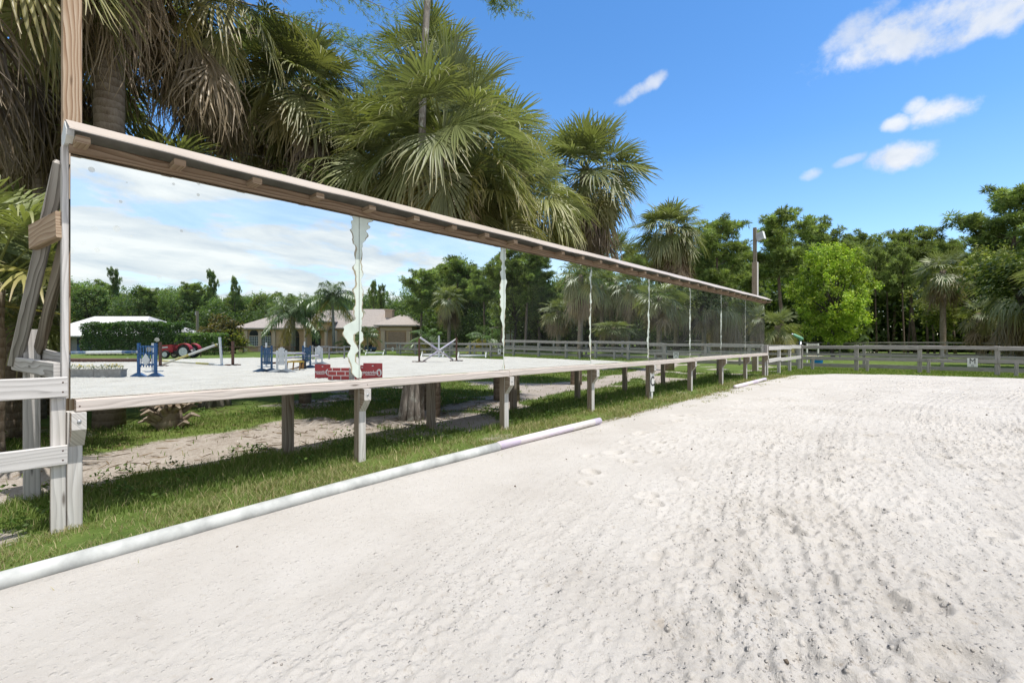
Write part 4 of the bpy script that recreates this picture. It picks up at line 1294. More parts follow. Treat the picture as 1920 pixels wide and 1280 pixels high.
# short board fence running off the near end of the wall
t = thing('board_fence', 'whitish two-board fence running off the near end of the mirror wall', 'fence', (.02, .45, 0))
for (y0, y1) in [(.45, -2.4), (-2.4, -5.2)]:
    for (z0, z1) in [(1.008, 1.158), (.508, .652)]:
        m = MB(); m.bar((.075, y0 + (.06 if y0 > 0 else 0), (z0 + z1) / 2), (.075, y1 + .004, (z0 + z1) / 2 + .004), .038, z1 - z0); r = m.build('rail', M['grey'], t)
        if y0 > 0:
            for zz in (.035, -.035):
                m = MB(); m.ball((.0945, .485, (z0 + z1) / 2 + zz), (.002, .006, .006), 8, 4); m.build('nail_head', M['rust'], r)
for y in (.464, -2.4, -5.2):
    m = MB(); m.box(-.0 if y > 0 else -.05, .052, y - .042, y + .042, -.2, 1.0 if y > 0 else 1.2); m.build('post', M['post'], t)

FY = 26.2
t = fence('board_fence', 'pale bleached board fence joining the far end of the mirror wall to the arena corner', [(.03, 20.15), (.0, FY - .15)], 2.05, [(.97, 1.12), (.50, .64)], 1.14, M['grey'], post=.11)
t = fence('board_fence', 'grey weathered board fence with heavy posts across the far end of the arena', [(.05, FY), (4.35, FY), (8.9, FY), (13.4, FY), (34, FY)], 2.35, [(.965, 1.105), (.44, .60)], 1.13, M['dull'], post=.15, front=1, jit=.02)
fence('board_fence', 'old grey three-board fence just behind the far arena fence', [(-9, 28.6), (36, 28.9)], 2.8, [(.98, 1.10), (.56, .68), (.02, .20)], 1.12, M['dull'], post=.12, jit=.03)
fence('board_fence', 'thin distant paddock fence in front of the far wood', [(-30, 46), (44, 48)], 3.2, [(1.12, 1.22), (.72, .80), (.36, .44)], 1.25, M['dull'], post=.11, jit=.05)
# stub posts carrying the lower board of the far fence
for i, (x, h) in enumerate([(.55, .52), (2.6, .50), (4.62, .60), (7.1, .48), (9.7, .5), (12.2, .5)]):
    m = MB(); m.bar((x, FY - .20, -.1), (x + .02, FY - .20, .125 + h), .11, .11, up=(0, 1, 0)); o = m.build('post', M['dull'], bpy.data.objects['board_fence.002'])

# ------------------------------------------------------------------ poles with floodlights
def light_pole(label, x, y, h, w, lamp=True, upper=None):
    g = float(gz(y)); t = thing('light_pole', label, 'light pole', (x, y, g))
    m = MB()
    if upper:
        m.box(x - w / 2, x + w / 2, y - w / 2, y + w / 2, g - .3, upper); m.build('pole', M['post'], t)
        m = MB(); m.box(x - w * .36, x + w * .25, y - w * .36, y + w * .36, upper + .003, h); m.build('pole_extension', M['brace'], t)
    else:
        m.box(x - w / 2, x + w / 2, y - w / 2, y + w / 2, g - .3, h); m.build('pole', M['pole'], t)
    if lamp:
        for dz in (.45,) if upper else (.3,):
            m = MB(); m.bar((x + w * .3, y, h - dz), (x + .36, y - .05, h - dz + .08), .14, .36 if upper else .42, up=(.2, 0, 1)); b = m.build('floodlight', M['steel'], t)
            m = MB(); m.bar((x + .362, y - .052, h - dz + .082), (x + .37, y - .053, h - dz + .084), .20, .34, up=(.2, 0, 1)); m.build('lens', M['white'], b)
    return t


light_pole('knotty brown square timber pole rising behind the near end of the mirror wall', -.93, .645, 8.2, .128)
q = at_depth(1416, 640, 21.0)
light_pole('slim timber pole with floodlights near the far end of the mirror wall', q[0], q[1], 6.35, .21, upper=4.85)

# ------------------------------------------------------------------ letters and corner things
def sign_board(name, label, text, c, w, h, nrm, size, small=None, group=None, mat='white', bold=.0, squeeze=1.0, tmat='black', smally=-.36, texty=0.0, cat='letter sign'):
    c = np.array(c, float); nrm = np.array(nrm, float); nrm /= np.linalg.norm(nrm)
    right = np.cross(UP, nrm); right /= np.linalg.norm(right)
    t = thing(name, label, cat, c - UP * h / 2, group)
    m = MB(); m.bar(c - UP * h / 2, c + UP * h / 2, w, .012, up=nrm, ch=.002); b = m.build('board', M[mat], t)
    def lay(s, sz, dy, dx=0, sq=1.0):
        v, f = text_mesh(s, sz, bold=bold, squeeze=sq)
        mm = MB(); mm.add([c + right * (a[0] + dx) + UP * (a[1] + dy) + nrm * (.0085 + a[2]) for a in v], f); mm.build('letter', M[tmat], t)
    lay(text, size, texty * h, sq=squeeze)
    if small: lay(small, size * .36, smally * h)
    return t


yC = Y0 + .045 + PW * 4 - .03
t = sign_board('letter_sign', 'tall white board lettered C standing against a front post of the mirror wall', 'C', (.085, yC - .015, .50), .125, .42, (1, -.25, 0), .30, bold=.004, squeeze=.62, texty=.03)
m = MB(); m.bar((.078, yC - .012, .04), (.078, yC - .012, .30), .05, .012, up=(1, -.25, 0), ch=.002); m.build('stake', M['white'], t)
sign_board('letter_sign', 'white board lettered M over a small G on the far fence', 'M', (5.93, FY - .16, .60), .30, .34, (0, -1, 0), .30, small='G', texty=.12, squeeze=.85)
for px, py, tx, k in [(939, 659, 'R', 1), (739, 657, 'B', 1)]:
    fr = Frame(px, 640, dist=26.2 / ray(px, 640)[1]); P = fr.P
    sign_board('letter_sign', 'small white board lettered %s on the far fence, seen only in the mirrors' % tx, tx, (P[0], FY - .16, .62), .26, .36, (0, -1, 0), .26, bold=.004)

q = ground(1501, 690)
t = thing('sprinkler_stand', 'galvanised standpipe with a tilted pale green sprinkler gun at the fence corner', 'sprinkler', q)
m = MB(); m.tube([q - UP * .1, q + UP * 1.33], .045, 10); m.build('standpipe', M['steel'], t, smooth=True)
m = MB(); m.tube([q + UP * 1.33, q + UP * 1.44], .06, 10); m.tube([q + UP * 1.40 + RT * .10, q + UP * 1.46 - RT * .02, q + UP * 1.62 - RT * .33, q + UP * 1.64 - RT * .37], [.07, .085, .065, .035], 10); m.build('gun', M['greenmetal'], t, smooth=True)
m = MB(); m.tube([q + UP * 1.62 - RT * .35, q + UP * 1.66 - RT * .44], [.05, .028], 8); m.build('nozzle', M['steel'], t, smooth=True)
q = at_depth(1531, 681, 27.0); q[2] = .125
m = MB(); m.tube([q, q + UP * .06, q + UP * .40, q + UP * .44, q + UP * .44, q + UP * .10], [.27, .29, .335, .35, .315, .27], 18); o = m.build('water_tub', M['bucket'], smooth=True); tag(o, 'bright blue plastic water tub on the grass beyond the fence corner', 'water tub')
# pale steel gate beyond the corner
qa, qb = at_depth(1513, 640, 30), at_depth(1534, 640, 30)
t = thing('paddock_gate', 'small pale tube gate standing open beyond the fence corner', 'gate', (qa[0], qa[1], .125))
m = MB()
for z in (.25, .55, .85, 1.1): m.tube([(qa[0], qa[1], .125 + z), (qb[0], qb[1], .125 + z)], .025, 6)
m.build('bars', M['white'], t)
for q in (qa, qb):
    m = MB(); m.tube([(q[0], q[1], 0), (q[0], q[1], 1.3)], .05, 8); m.build('upright', M['white'], t)

# ------------------------------------------------------------------ ground poles along the track
def pole(label, pts, r, mat, name='ground_pole', cat='pole', group=None, n=14):
    m = MB(); m.tube(pts, r, n); o = m.build(name, M[mat], smooth=True, origin=pts[0]); return tag(o, label, cat, group)


zp = lambda y, r: float(gz(y)) + r * .72
pole('thick pale plastic pipe edging the sand below the first mirror', [(.93, -3.2, .05)] + [(.90 - .006 * y + .008 * math.sin(y * 1.7), y, zp(y, .058) - .006) for y in np.linspace(-2.5, 4.33, 14)], .058, 'pvc', 'edging_pipe', 'pipe')
pole('faded lilac and pink banded pole lying end to end with the pale pipe', [(.875, y, zp(y, .052) + .01) for y in (4.36, 5.5, 6.72)], .052, 'lilac')
pole('faded pink pole lying at the edge of the sand near the far mirrors', [(.72, 14.1, zp(14, .055)), (.60, 17.7, zp(17, .055))], .055, 'lilac')

# ------------------------------------------------------------------ palms and trees behind the wall
def spot(px, Z):
    q = at_depth(px, 640, Z); return (q[0], q[1], float(gz(q[1])))


def zof(py, Z): return 1.42 + (640 - py) * Z / FPX


rz = lambda: RNG.uniform(0, 6.28)
g = ground(205, 800)
put(palm('sabal_palm', 'stout fan palm with ringed brown trunk just behind the near end of the mirrors', 3, 9.2, rad=1.05, pet=1.2, n=34, nseg=32, skirt=70, tr=.195, skirt_len=1.3, low=-.9, old=.5, dead_col=DEAD * .85), g, .4)
g = ground(86, 775)
put(palm('sabal_palm', 'dark shaded fan palm with a long brown skirt behind the board fence', 4, 8.0, rad=1.1, pet=1.2, n=30, nseg=28, skirt=80, tr=.18, skirt_len=1.4, old=.5, dead_col=DARKDEAD), g, 1.0)
put(palm('sabal_palm', 'dark fan palm trunk and skirt farther back behind the board fence', 24, 7.2, rad=1.0, pet=1.1, n=26, nseg=24, skirt=60, tr=.17, skirt_len=1.4, old=.5, dead_col=DARKDEAD), spot(118, 10.5), 1.0)
put(palm('sabal_palm', 'fan palm with bleached dead fronds and yellow-green tips hanging over the roof', 5, zof(-10, 9.3), rad=.95, pet=1.0, n=44, nseg=32, skirt=58, tr=.12, bark_='palmgrey', skirt_len=1.25, old=.7, dead_col=TAN * .75, lean=tuple(RT[:2] * .5)), spot(332, 9.3))
put(palm('sabal_palm', 'fan palm standing out of frame whose dry skirt hangs in at the upper corner', 6, 7.3, rad=1.05, pet=1.15, n=40, nseg=30, skirt=30, tr=.18, old=.6, skirt_len=1.2, dead_col=DARKDEAD), spot(-55, 6.4), .3)
put(palm('young_palm', 'low dark green fan palm crowding the braces behind the near end of the mirrors', 7, 1.7, rad=.95, pet=1.15, n=26, nseg=36, skirt=0, tr=.16, low=.0, old=.2, bark_='palmbark'), spot(18, 7.2), 0)
put(palm('young_palm', 'low yellowish green fan palm by the edge of the picture behind the board fence', 8, 2.1, rad=.9, pet=1.0, n=22, nseg=34, skirt=0, tr=.15, low=.1, old=.3), spot(-25, 5.6), 1.4)
put(palm('young_palm', 'tall-leaved blue green fan palm behind the braces', 9, 2.5, rad=1.05, pet=1.3, n=28, nseg=34, skirt=4, tr=.16, low=-.1, old=.2), spot(64, 8.8), 2.0)
put(palm('sabal_palm', 'dark fan palm whose leaves just clear the near part of the ridge roof', 10, 4.0, rad=1.0, pet=1.25, n=26, nseg=34, skirt=12, tr=.17, low=-.2, old=.2), spot(322, 9.4), 2.0)
put(palm('sabal_palm', 'yellowing fan palm with a ragged brown skirt beyond the feathery cypress', 11, zof(172, 10.6), rad=.85, pet=.75, n=52, nseg=32, skirt=56, tr=.12, old=.8, low=-.9, skirt_len=1.3, dead_col=DARKDEAD), spot(572, 10.6), .9)
put(palm('sabal_palm', 'dense dark green fan palm filling the gap beside the shaggy dead fronds', 28, zof(150, 13), rad=1.0, pet=1.0, n=44, nseg=28, skirt=30, tr=.15, old=.3, low=-.9, dead_col=DARKDEAD), spot(500, 13), .9)
for (sd, lab, px, bpx, py, Z, rad, pet, n, sk, old, dr) in [
        (12, 'big pale green fan palm with open fans right behind the middle sheets', 832, 813, 258, 8.7, 1.08, 1.0, 46, 8, .35, 1.0),
        (25, 'pale green fan palm with wide fans just before the big one', 745, 778, 300, 10.5, 1.0, 1.05, 38, 8, .45, 1.0),
        (26, 'fan palm with glossy upright fans just past the big pale green one', 900, 936, 290, 11.0, 1.0, .85, 36, 10, .35, .9),
        (13, 'tall fan palm rising behind the big pale green one', 805, 797, 135, 13, 1.0, 1.0, 38, 18, .3, .9),
        (14, 'fan palm with green tops and tan lower fronds drooping onto the ridge roof', 975, 964, 375, 10.8, .85, .8, 50, 26, .6, 1.3),
        (27, 'fan palm whose dry tan fronds rest on the roof over the second mirror', 880, 790, 392, 9.5, .9, .85, 30, 26, .8, 1.4),
        (15, 'fan palm with yellow-edged leaves low behind the second mirror sheet', 672, 664, 345, 11.5, 1.0, 1.05, 44, 14, .6, 1.1)]:
    ln = RT * (px - bpx) * Z / FPX
    put(palm('sabal_palm', lab, sd, zof(py, Z), rad=rad, pet=pet, n=n, nseg=44, skirt=sk, tr=.11, low=-.9, old=old, droopy=dr, dead_col=TAN * .8, lean=(ln[0], ln[1])), spot(bpx, Z))
put(palm('sabal_palm', 'round-headed tall fan palm on a bare grey-brown trunk beside the clump', 16, zof(325, 15), rad=1.05, pet=1.0, n=70, nseg=30, skirt=34, tr=.165, low=-1.15, old=.4, skirt_len=1.25, droopy=.8, lean=tuple(RT[:2] * .30)), spot(1080, 15))
put(palm('sabal_palm', 'shaggy fan palm with a thick brown skirt like a mop, standing alone', 17, zof(432, 22), rad=.92, pet=.85, n=70, nseg=24, skirt=90, pleat=.25, tr=.19, low=-1.1, old=.35, skirt_len=1.4, droopy=1.4), spot(1256, 22), 4)
put(palm('sabal_palm', 'smaller fresh green fan palm between the tall round one and the shaggy one', 18, zof(490, 24), rad=.95, pet=1.0, n=32, nseg=24, skirt=3, pleat=.25, tr=.16, low=-.4, old=.1), spot(1152, 24), 1)
put(palm('sabal_palm', 'pale drooping fan palm behind the far end of the mirrors', 19, 2.3, rad=.85, pet=.8, n=34, nseg=22, skirt=24, pleat=.25, tr=.18, old=.3), spot(1458, 31), 1)
put(palm('sabal_palm', 'fan palm rising from the olive trees beyond the far fence', 20, zof(510, 38), rad=1.15, pet=1.1, n=36, nseg=20, skirt=20, pleat=.2, tr=.2, old=.3), spot(1768, 38), 1)
put(palm('sabal_palm', 'broad drooping fan palm with long dry fronds at the edge of the picture', 21, zof(545, 30), rad=1.45, pet=1.35, n=42, nseg=26, skirt=34, pleat=.25, tr=.22, old=.35, droopy=1.5, skirt_len=1.4), spot(1922, 30), 1)
put(palm('sabal_palm', 'short fan palm with hanging tan fronds in the shade of the olive tree', 22, 3.3, rad=.9, pet=.75, n=22, nseg=20, skirt=48, pleat=.2, tr=.24, old=.4, skirt_len=1.2), spot(1838, 34), 1)

# old stump with leaf bases, beside the first trunk
g = ground(318, 802)
t = thing('palm_stump', 'rotting palm stump wrapped in old leaf bases behind the first mirror sheet', 'stump', g)
m = MB(); m.tube([g - UP * .1, g + UP * .25, g + UP * .62], [.20, .17, .13], 12); m.build('core', M['palmbark'], t, smooth=True)
m = MB()
for i in range(34):
    a = i * 2.4; r = RNG.uniform(.14, .2); zz = RNG.uniform(.0, .5); c_, s_ = math.cos(a), math.sin(a); L = RNG.uniform(.18, .42)
    m.tube([g + np.array([c_ * r, s_ * r, zz]), g + np.array([c_ * (r + L * .5), s_ * (r + L * .5), zz + L * .35]), g + np.array([c_ * (r + L * .8), s_ * (r + L * .8), zz + L * .25])], [.045, .035, .012], 5)
m.build('leaf_bases', M['palmbark'], t)

g = ground(772, 783)
put(cypress('bald_cypress', 'pale fluted cypress trunk flecked with lichen in front of the big fan palm', 31, 13, .115, (.40, .42),
            [(7.9, .2, 1.8, .1), (8.3, 1.6, 2.2, .15), (8.8, -1.0, 2.0, .1), (8.2, 3.3, 2.0, .25), (9.5, .7, 2.1, .2), (9.9, 2.6, 2, .3), (10.6, -.2, 1.8, .3), (11.4, 1.6, 1.4, .5)], 6000, .075), g)
put(cypress('bald_cypress', 'feathery light green cypress drooping over the first mirror sheets', 32, 13, .16, (.3, .4),
            [(4.6, .95, 3.0, .12), (5.0, .75, 3.6, .02), (5.4, 1.25, 3.0, .05), (6.0, 1.15, 2.6, .1), (6.5, .85, 3.2, .22), (7.2, 1.1, 3.4, .25), (7.9, 1.0, 3.4, .2), (8.6, 1.4, 3.1, .2), (9.2, 1.0, 3.4, .15), (10, .6, 3.0, .2), (8, 3.8, 2.5, .3), (9, 5.2, 2.5, .3)], 12000, .07), spot(402, 10.2))


# prototypes for the woods; each tree is a copy with its own place, turn and size
def protos():
    P = {}
    P['pine'] = [pine('pine_tree', 'x', 100 + i, 14, crown=c, width=w, ntuft=nt, group='x') for i, (c, w, nt) in enumerate([(.46, 2.7, 1900), (.54, 3.0, 2100), (.40, 2.8, 1700), (.60, 2.4, 1800)])]
    P['oak'] = [broadleaf('woodland_tree', 'x', 200 + i, 11, w, nl, nf, .16, base=b, colA=ca, colB=cb) for i, (w, nl, nf, b, ca, cb) in enumerate([
        (7.5, 34, 11000, .12, (.085, .145, .042), (.19, .26, .075)), (6.5, 30, 10000, .15, (.11, .155, .05), (.24, .28, .09)), (8.5, 36, 11000, .10, (.075, .13, .045), (.17, .235, .08))])]
    P['palm'] = [palm('sabal_palm', 'x', 300 + i, 6, rad=1.15, pet=1.05, n=36, nseg=18, skirt=sk, pleat=.2, tr=.19, old=o, skirt_len=1.35, droopy=1.3) for i, (sk, o) in enumerate([(34, .35), (14, .25), (44, .5)])]
    return P


PR = protos(); USED = set()


def tree(kind, i, loc, h, label, group=None, w=1.0, name=None):
    src = PR[kind][i % len(PR[kind])]
    nominal = {'pine': 14, 'oak': 11, 'palm': 6}[kind]
    if src.name not in USED and name is None: USED.add(src.name); o = src
    else: o = copy_tree(src)
    if name: o.name = name
    if 'group' in o: del o['group']
    o['label'] = label
    if group: o['group'] = group
    s = h / nominal
    o.location = Vector(loc); o.rotation_euler = (0, 0, rz()); o.scale = (s * w, s * w, s)
    return o


def rspot(px, Z, k=None):
    k = next((i for i in range(8) if px < EDGE[i + 1]), 7) if k is None else k
    f = Frame(px, 640 + SH[k][1], k, dist=Z); return (f.P[0], f.P[1], f.P[2])


def rh(px, py, Z):
    k = next((i for i in range(8) if px < EDGE[i + 1]), 7)
    return 1.42 + (640 + SH[k][1] - py) * Z / FPX - .12


# individually recognisable trees seen directly
for i, (px, Z, py, ki, w, lab) in enumerate([
        (1346, 45, 424, 1, 1.0, 'round-crowned pine to the near side of the floodlight pole'),
        (1466, 45, 413, 0, 1.1, 'tall pine with twin-looking trunks just past the floodlight pole'),
        (1404, 50, 500, 3, 1.0, 'lower pine behind the floodlight pole'),
        (1718, 50, 440, 2, 1.15, 'flat-topped pine with a long bare trunk standing clear above the far fence'),
        (1888, 46, 370, 1, 1.25, 'tallest pine, spreading above the olive trees at the edge of the picture'),
        (1530, 54, 430, 0, 1.0, 'pine showing over the top of the bright green tree'),
        (452, 27, 170, 3, 1.1, 'loose pine seen between the palms and the cypress over the first mirror'),
        (1300, 52, 505, 2, 1.1, 'thin pine just past the shaggy palm')]):
    tree('pine', ki, spot(px, Z), zof(py, Z), lab, w=w)
put(broadleaf('bright_tree', 'bright yellow-green bushy tree standing just beyond the far fence corner', 41, zof(449, 38), 5.7, 64, 26000, .10, .14, .08, (.17, .28, .03), (.38, .46, .07), lobe=.25, shape=.8), spot(1563, 38), 1)
put(broadleaf('olive_tree', 'broad olive-green tree with a dark trunk behind the lettered far fence', 42, zof(468, 41), 9.6, 56, 26000, .13, .30, .14, (.13, .175, .045), (.32, .34, .10), lobe=.27), spot(1842, 41), 1)
put(broadleaf('olive_tree', 'olive-green tree with yellowish tips behind the drooping fan palm', 43, zof(450, 45), 6.5, 40, 15000, .14, .26, .2, (.13, .175, .045), (.30, .33, .10), lobe=.3), spot(1905, 46), 1)
for i, (px, Z, py, w) in enumerate([(1642, 49, 478, .75), (1668, 51, 470, .7), (1694, 48, 486, .7), (1738, 49, 474, .75), (1752, 52, 492, .65), (1702, 53, 466, .7), (1600, 50, 480, .7), (1790, 52, 462, .8)]):
    tree('pine', 2, spot(px, Z), zof(py, Z), 'one of the slim bare-trunked pines at the edge of the wood beyond the far fence', 'slim pines at the edge of the wood', w=w)
# the wood behind the paddocks, seen directly
FG = 'trees of the wood beyond the far paddocks'
rng = np.random.default_rng(77)
for i in range(56):
    px = 1170 + 800 * (i + rng.uniform(.1, .9)) / 56; Z = rng.uniform(58, 82)
    if i % 5 < 3: tree('pine', int(rng.integers(4)), spot(px, Z), zof(rng.uniform(448, 505), Z), 'one of the slender dark pines of the wood beyond the far paddocks', FG)
    elif not (1625 < px < 1770): tree('oak', int(rng.integers(3)), spot(px, Z), zof(rng.uniform(505, 575), Z), 'one of the dark leafy trees of the wood beyond the far paddocks', FG)
for i, (px, Z, py, kd) in enumerate([(260, 26, 330, 'oak'), (500, 22, 250, 'oak'), (600, 24, 270, 'oak'), (640, 30, 270, 'pine'), (150, 24, 300, 'oak'), (40, 22, 300, 'oak'), (-60, 20, 200, 'oak'), (880, 34, 380, 'oak'), (1010, 40, 440, 'oak'), (1120, 48, 470, 'oak'), (1200, 50, 500, 'pine')]):
    tree(kd, i, spot(px, Z), zof(py, Z), 'one of the trees half hidden behind the palms at the mirror wall', 'trees half hidden behind the palms')


def wood_mass(segs, n, h, depth, seed, size=.20):
    def fn(rng, n):
        s = np.array([math.hypot(b[0] - a[0], b[1] - a[1]) for a, b in segs]); pick = rng.choice(len(segs), n, p=s / s.sum())
        t = rng.random(n); A_ = np.array([a for a, b in segs])[pick]; B_ = np.array([b for a, b in segs])[pick]
        xy = A_ + (B_ - A_) * t[:, None]; nr = unit(np.stack([-(B_ - A_)[:, 1], (B_ - A_)[:, 0]], -1))
        dd = rng.uniform(-depth, depth, n); xy = xy + nr * dd[:, None]
        top = h * (.35 + 1.1 * fbm(xy[:, 0] * .16, xy[:, 1] * .16, 3, seed))
        z = .1 + top * rng.random(n) ** .9
        # gather leaves into clumps
        c = np.stack([xy[:, 0], xy[:, 1], z], -1); q = np.round(c / .9) * .9 + (RNG.normal(0, .0, 3)); c = q + (c - q) * .8 + rng.normal(0, .12, c.shape)
        return c, rng.normal(0, 1, (n, 3))
    o = leaf_mass('undergrowth', fn, n, size, (.04, .07, .02), (.11, .16, .045), seed)
    return o


o = wood_mass([((-55, 60), (0, 58)), ((-40, 80), (60, 84)), ((-40, 90), (60, 94))], 90000, 8.5, 4.5, 3, .42)
tag(o, 'dense dark undergrowth along the foot of the wood beyond the paddocks', 'undergrowth', kind='stuff')
for a in [((-34, 4), (-26, 26)), ((-40, -6), (-24, -3))]:
    o = wood_mass([a], 16000, 4.5, 3.5, 5); tag(o, 'shady undergrowth behind the palms at the mirror wall', 'undergrowth', kind='stuff')

# ------------------------------------------------------------------ what the mirrors show: woods and palms
G2 = 'trees of the wood that the mirrors show'
rng = np.random.default_rng(99)
prof = [(120, 530), (250, 548), (330, 540), (400, 558), (520, 552), (600, 566), (660, 560), (720, 545), (770, 572), (800, 525), (850, 500), (900, 520), (940, 540), (960, 470), (1020, 480), (1110, 460), (1432, 430)]
i = 0
for px in np.arange(118, 960, 16.0):
    Z = rng.uniform(80, 100) if px < 800 else rng.uniform(62, 84)
    py = np.interp(px, [a for a, b in prof], [b for a, b in prof]) + rng.uniform(-12, 8)
    tree('oak' if i % 5 else 'pine', int(rng.integers(12)), rspot(px + rng.uniform(-6, 6), Z), rh(px, py, Z), 'one of the leafy trees of the wood seen only in the mirrors', G2, w=1.0); i += 1
for px in np.arange(118, 690, 30.0):
    Z = rng.uniform(100, 112); py = np.interp(px, [a for a, b in prof], [b for a, b in prof])
    tree('oak', int(rng.integers(12)), rspot(px, Z), rh(px, py + rng.uniform(-8, 8), Z), 'one of the leafy trees of the wood seen only in the mirrors', G2, w=1.1)
for j, (px, Z, py) in enumerate([(212, 92, 510), (396, 90, 514), (440, 88, 526), (700, 70, 533), (716, 74, 540)]):
    tree('pine', 2, rspot(px, Z), rh(px, py, Z), 'one of the thin pine tops standing above the wood in the first mirrors', 'pine tops above the mirrored wood', w=.36)
for j, (px, Z, py, ki, w, lab) in enumerate([
        (788, 60, 512, 1, 1.2, 'spreading pine left of the tallest pines in the second mirror'), (855, 62, 492, 0, 1.25, 'rounded tall pine behind the shaggy palm in the second mirror'), (912, 58, 512, 2, 1.2, 'open pine near the joint of the second and third mirrors'),
        (985, 44, 474, 1, 1.15, 'tall dense pine at the start of the third mirror'), (1012, 48, 482, 3, 1.1, 'bushy pine near the middle of the third mirror'), (940, 46, 482, 2, 1.1, 'forked-looking pine at the end of the second mirror')]):
    tree('pine', ki, rspot(px, Z), rh(px, py, Z), lab, w=w)
for px in np.arange(965, 1440, 17.0):
    Z = rng.uniform(46, 70); py = rng.uniform(470, 540)
    kd = 'pine' if rng.random() < .5 else 'oak'
    tree(kd, int(rng.integers(12)), rspot(px, Z), rh(px, py, Z), 'one of the trees of the dark wood seen in the far mirrors', 'trees of the wood in the far mirrors')
for j, (px, Z, py, ki, lab) in enumerate([
        (842, 49, 548, 2, 'shaggy fan palm with a hanging skirt in the second mirror'),
        (1088, 33.5, 497, 0, 'tall fan palm on a straight dark trunk by the far fence in the third mirror'),
        (1047, 38, 566, 2, 'short shaggy fan palm with a yellowing side in the third mirror'),
        (1128, 44, 520, 1, 'slim fan palm just past the joint of the third and fourth mirrors'),
        (1150, 40, 598, 1, 'low rounded fan palm in the fourth mirror'),
        (1178, 42, 520, 0, 'fan palm with pale drooping fronds in the fourth mirror'),
        (1236, 33, 540, 0, 'big drooping fan palm in the fifth mirror'),
        (1268, 36, 560, 1, 'fan palm leaning over the far fence in the fifth mirror'),
        (1320, 40, 545, 2, 'fan palm in the sixth mirror'),
        ]):
    tree('palm', ki, rspot(px, Z), max(1.2, rh(px, py, Z) - .6), lab, w=1.0 / max(.35, (max(1.2, rh(px, py, Z) - .6)) / 6) * .95)
# a dark leaning trunk by the far fence in the fifth mirror
p = np.array(rspot(1258, 36)); t = thing('leaning_tree', 'dark tree with a leaning trunk beyond the far fence in the fifth mirror', 'tree', p)
m = MB(); m.tube([p - UP * .1, p + np.array([-.7, .3, 1.3]), p + np.array([-1.7, .6, 2.8]), p + np.array([-2.3, .8, 4.5])], [.26, .22, .18, .1], 9); m.build('trunk', M['oakbark'], t, smooth=True)
fb = FB(); C = p + np.array([-2.3, .8, 4.6]) + rng.normal(0, 1, (2600, 3)) * [.9, .9, .6]; leaves(fb, rng, C, C - p, .13, (.04, .07, .02), (.10, .13, .035)); fb.build('crown', M['leaf'], t, loc=-p)

W_ = [tuple(rspot(px, 72)[:2]) for px in (100, 400, 680)]
o = wood_mass([(tuple(np.array(rspot(110, 84)[:2])), tuple(np.array(rspot(430, 84)[:2]))), (tuple(np.array(rspot(430, 86)[:2])), tuple(np.array(rspot(690, 80)[:2]))), (tuple(np.array(rspot(690, 74)[:2])), tuple(np.array(rspot(955, 62)[:2]))), (tuple(np.array(rspot(955, 52)[:2])), tuple(np.array(rspot(1432, 54)[:2])))], 90000, 5.5, 4, 12)
tag(o, 'dense undergrowth at the foot of the wood that the mirrors show', 'undergrowth', kind='stuff')

for (px, Z, py, fl, lab, st) in [(541, 52, 566, 3.4, 'tall feather palm with drooping plumes in front of the house windows', 2), (626, 52, 556, 3.3, 'tall feather palm with drooping plumes in front of the house entry', 1)]:
    put(feather_palm('queen_palm', lab, int(px), rh(px, py, Z), fl, 24, 60, .85, .15, stems=st, old=.12, plume=.6, low=-.7, col=(.13, .185, .075)), rspot(px, Z))
for (px, Z, h, fl, st, lab) in [(690, 49, 1.9, 1.7, 1, 'small feather palm in front of the garage'), (806, 46, 1.7, 2.3, 3, 'clumped feather palm with yellow lower leaves beside the cross rails'), (905, 45, 1.9, 2.6, 4, 'wide clumped feather palm left of the carport'), (665, 52, 1.5, 1.6, 2, 'bushy feather palm by the house entry')]:
    put(feather_palm('areca_palm', lab, int(px) + 7, h, fl, 22, 34, .5, .09, stems=st, old=.25, low=-.5, col=(.11, .18, .045)), rspot(px, Z))
put(feather_palm('areca_palm', 'little arching palm at the corner of the tan house', 55, .8, 1.5, 14, 26, .4, .08, old=.3, col=(.16, .22, .05)), rspot(457, 57))
fr = Frame(414, 640, 0, dist=53)
put(broadleaf('mango_tree', 'round dark tree with reddish new leaves beside the tan house', 60, 3.9, 4.4, 30, 9000, .13, .16, .06, (.07, .10, .03), (.28, .18, .05), lobe=.36), fr.P)
put(broadleaf('round_shrub', 'dense shrub with yellow tips next to the mango tree', 61, 2.6, 3.0, 18, 5000, .12, .1, .03, (.09, .13, .03), (.34, .31, .05), lobe=.4), Frame(436, 640, 0, dist=52).P)
for (px, Z, h, w, lab) in [(1000, 52, 3.1, 4.2, 'vine-covered shrub beside the open shed'), (1028, 50, 2.4, 4.4, 'bright green shrub under the short shaggy palm'), (1060, 52, 1.9, 3.0, 'low green shrub against the grey house')]:
    put(broadleaf('shrub', lab, int(px), h, w, 22, 6000, .12, .08, .02, (.08, .14, .03), (.18, .25, .06), lobe=.38), rspot(px, Z))

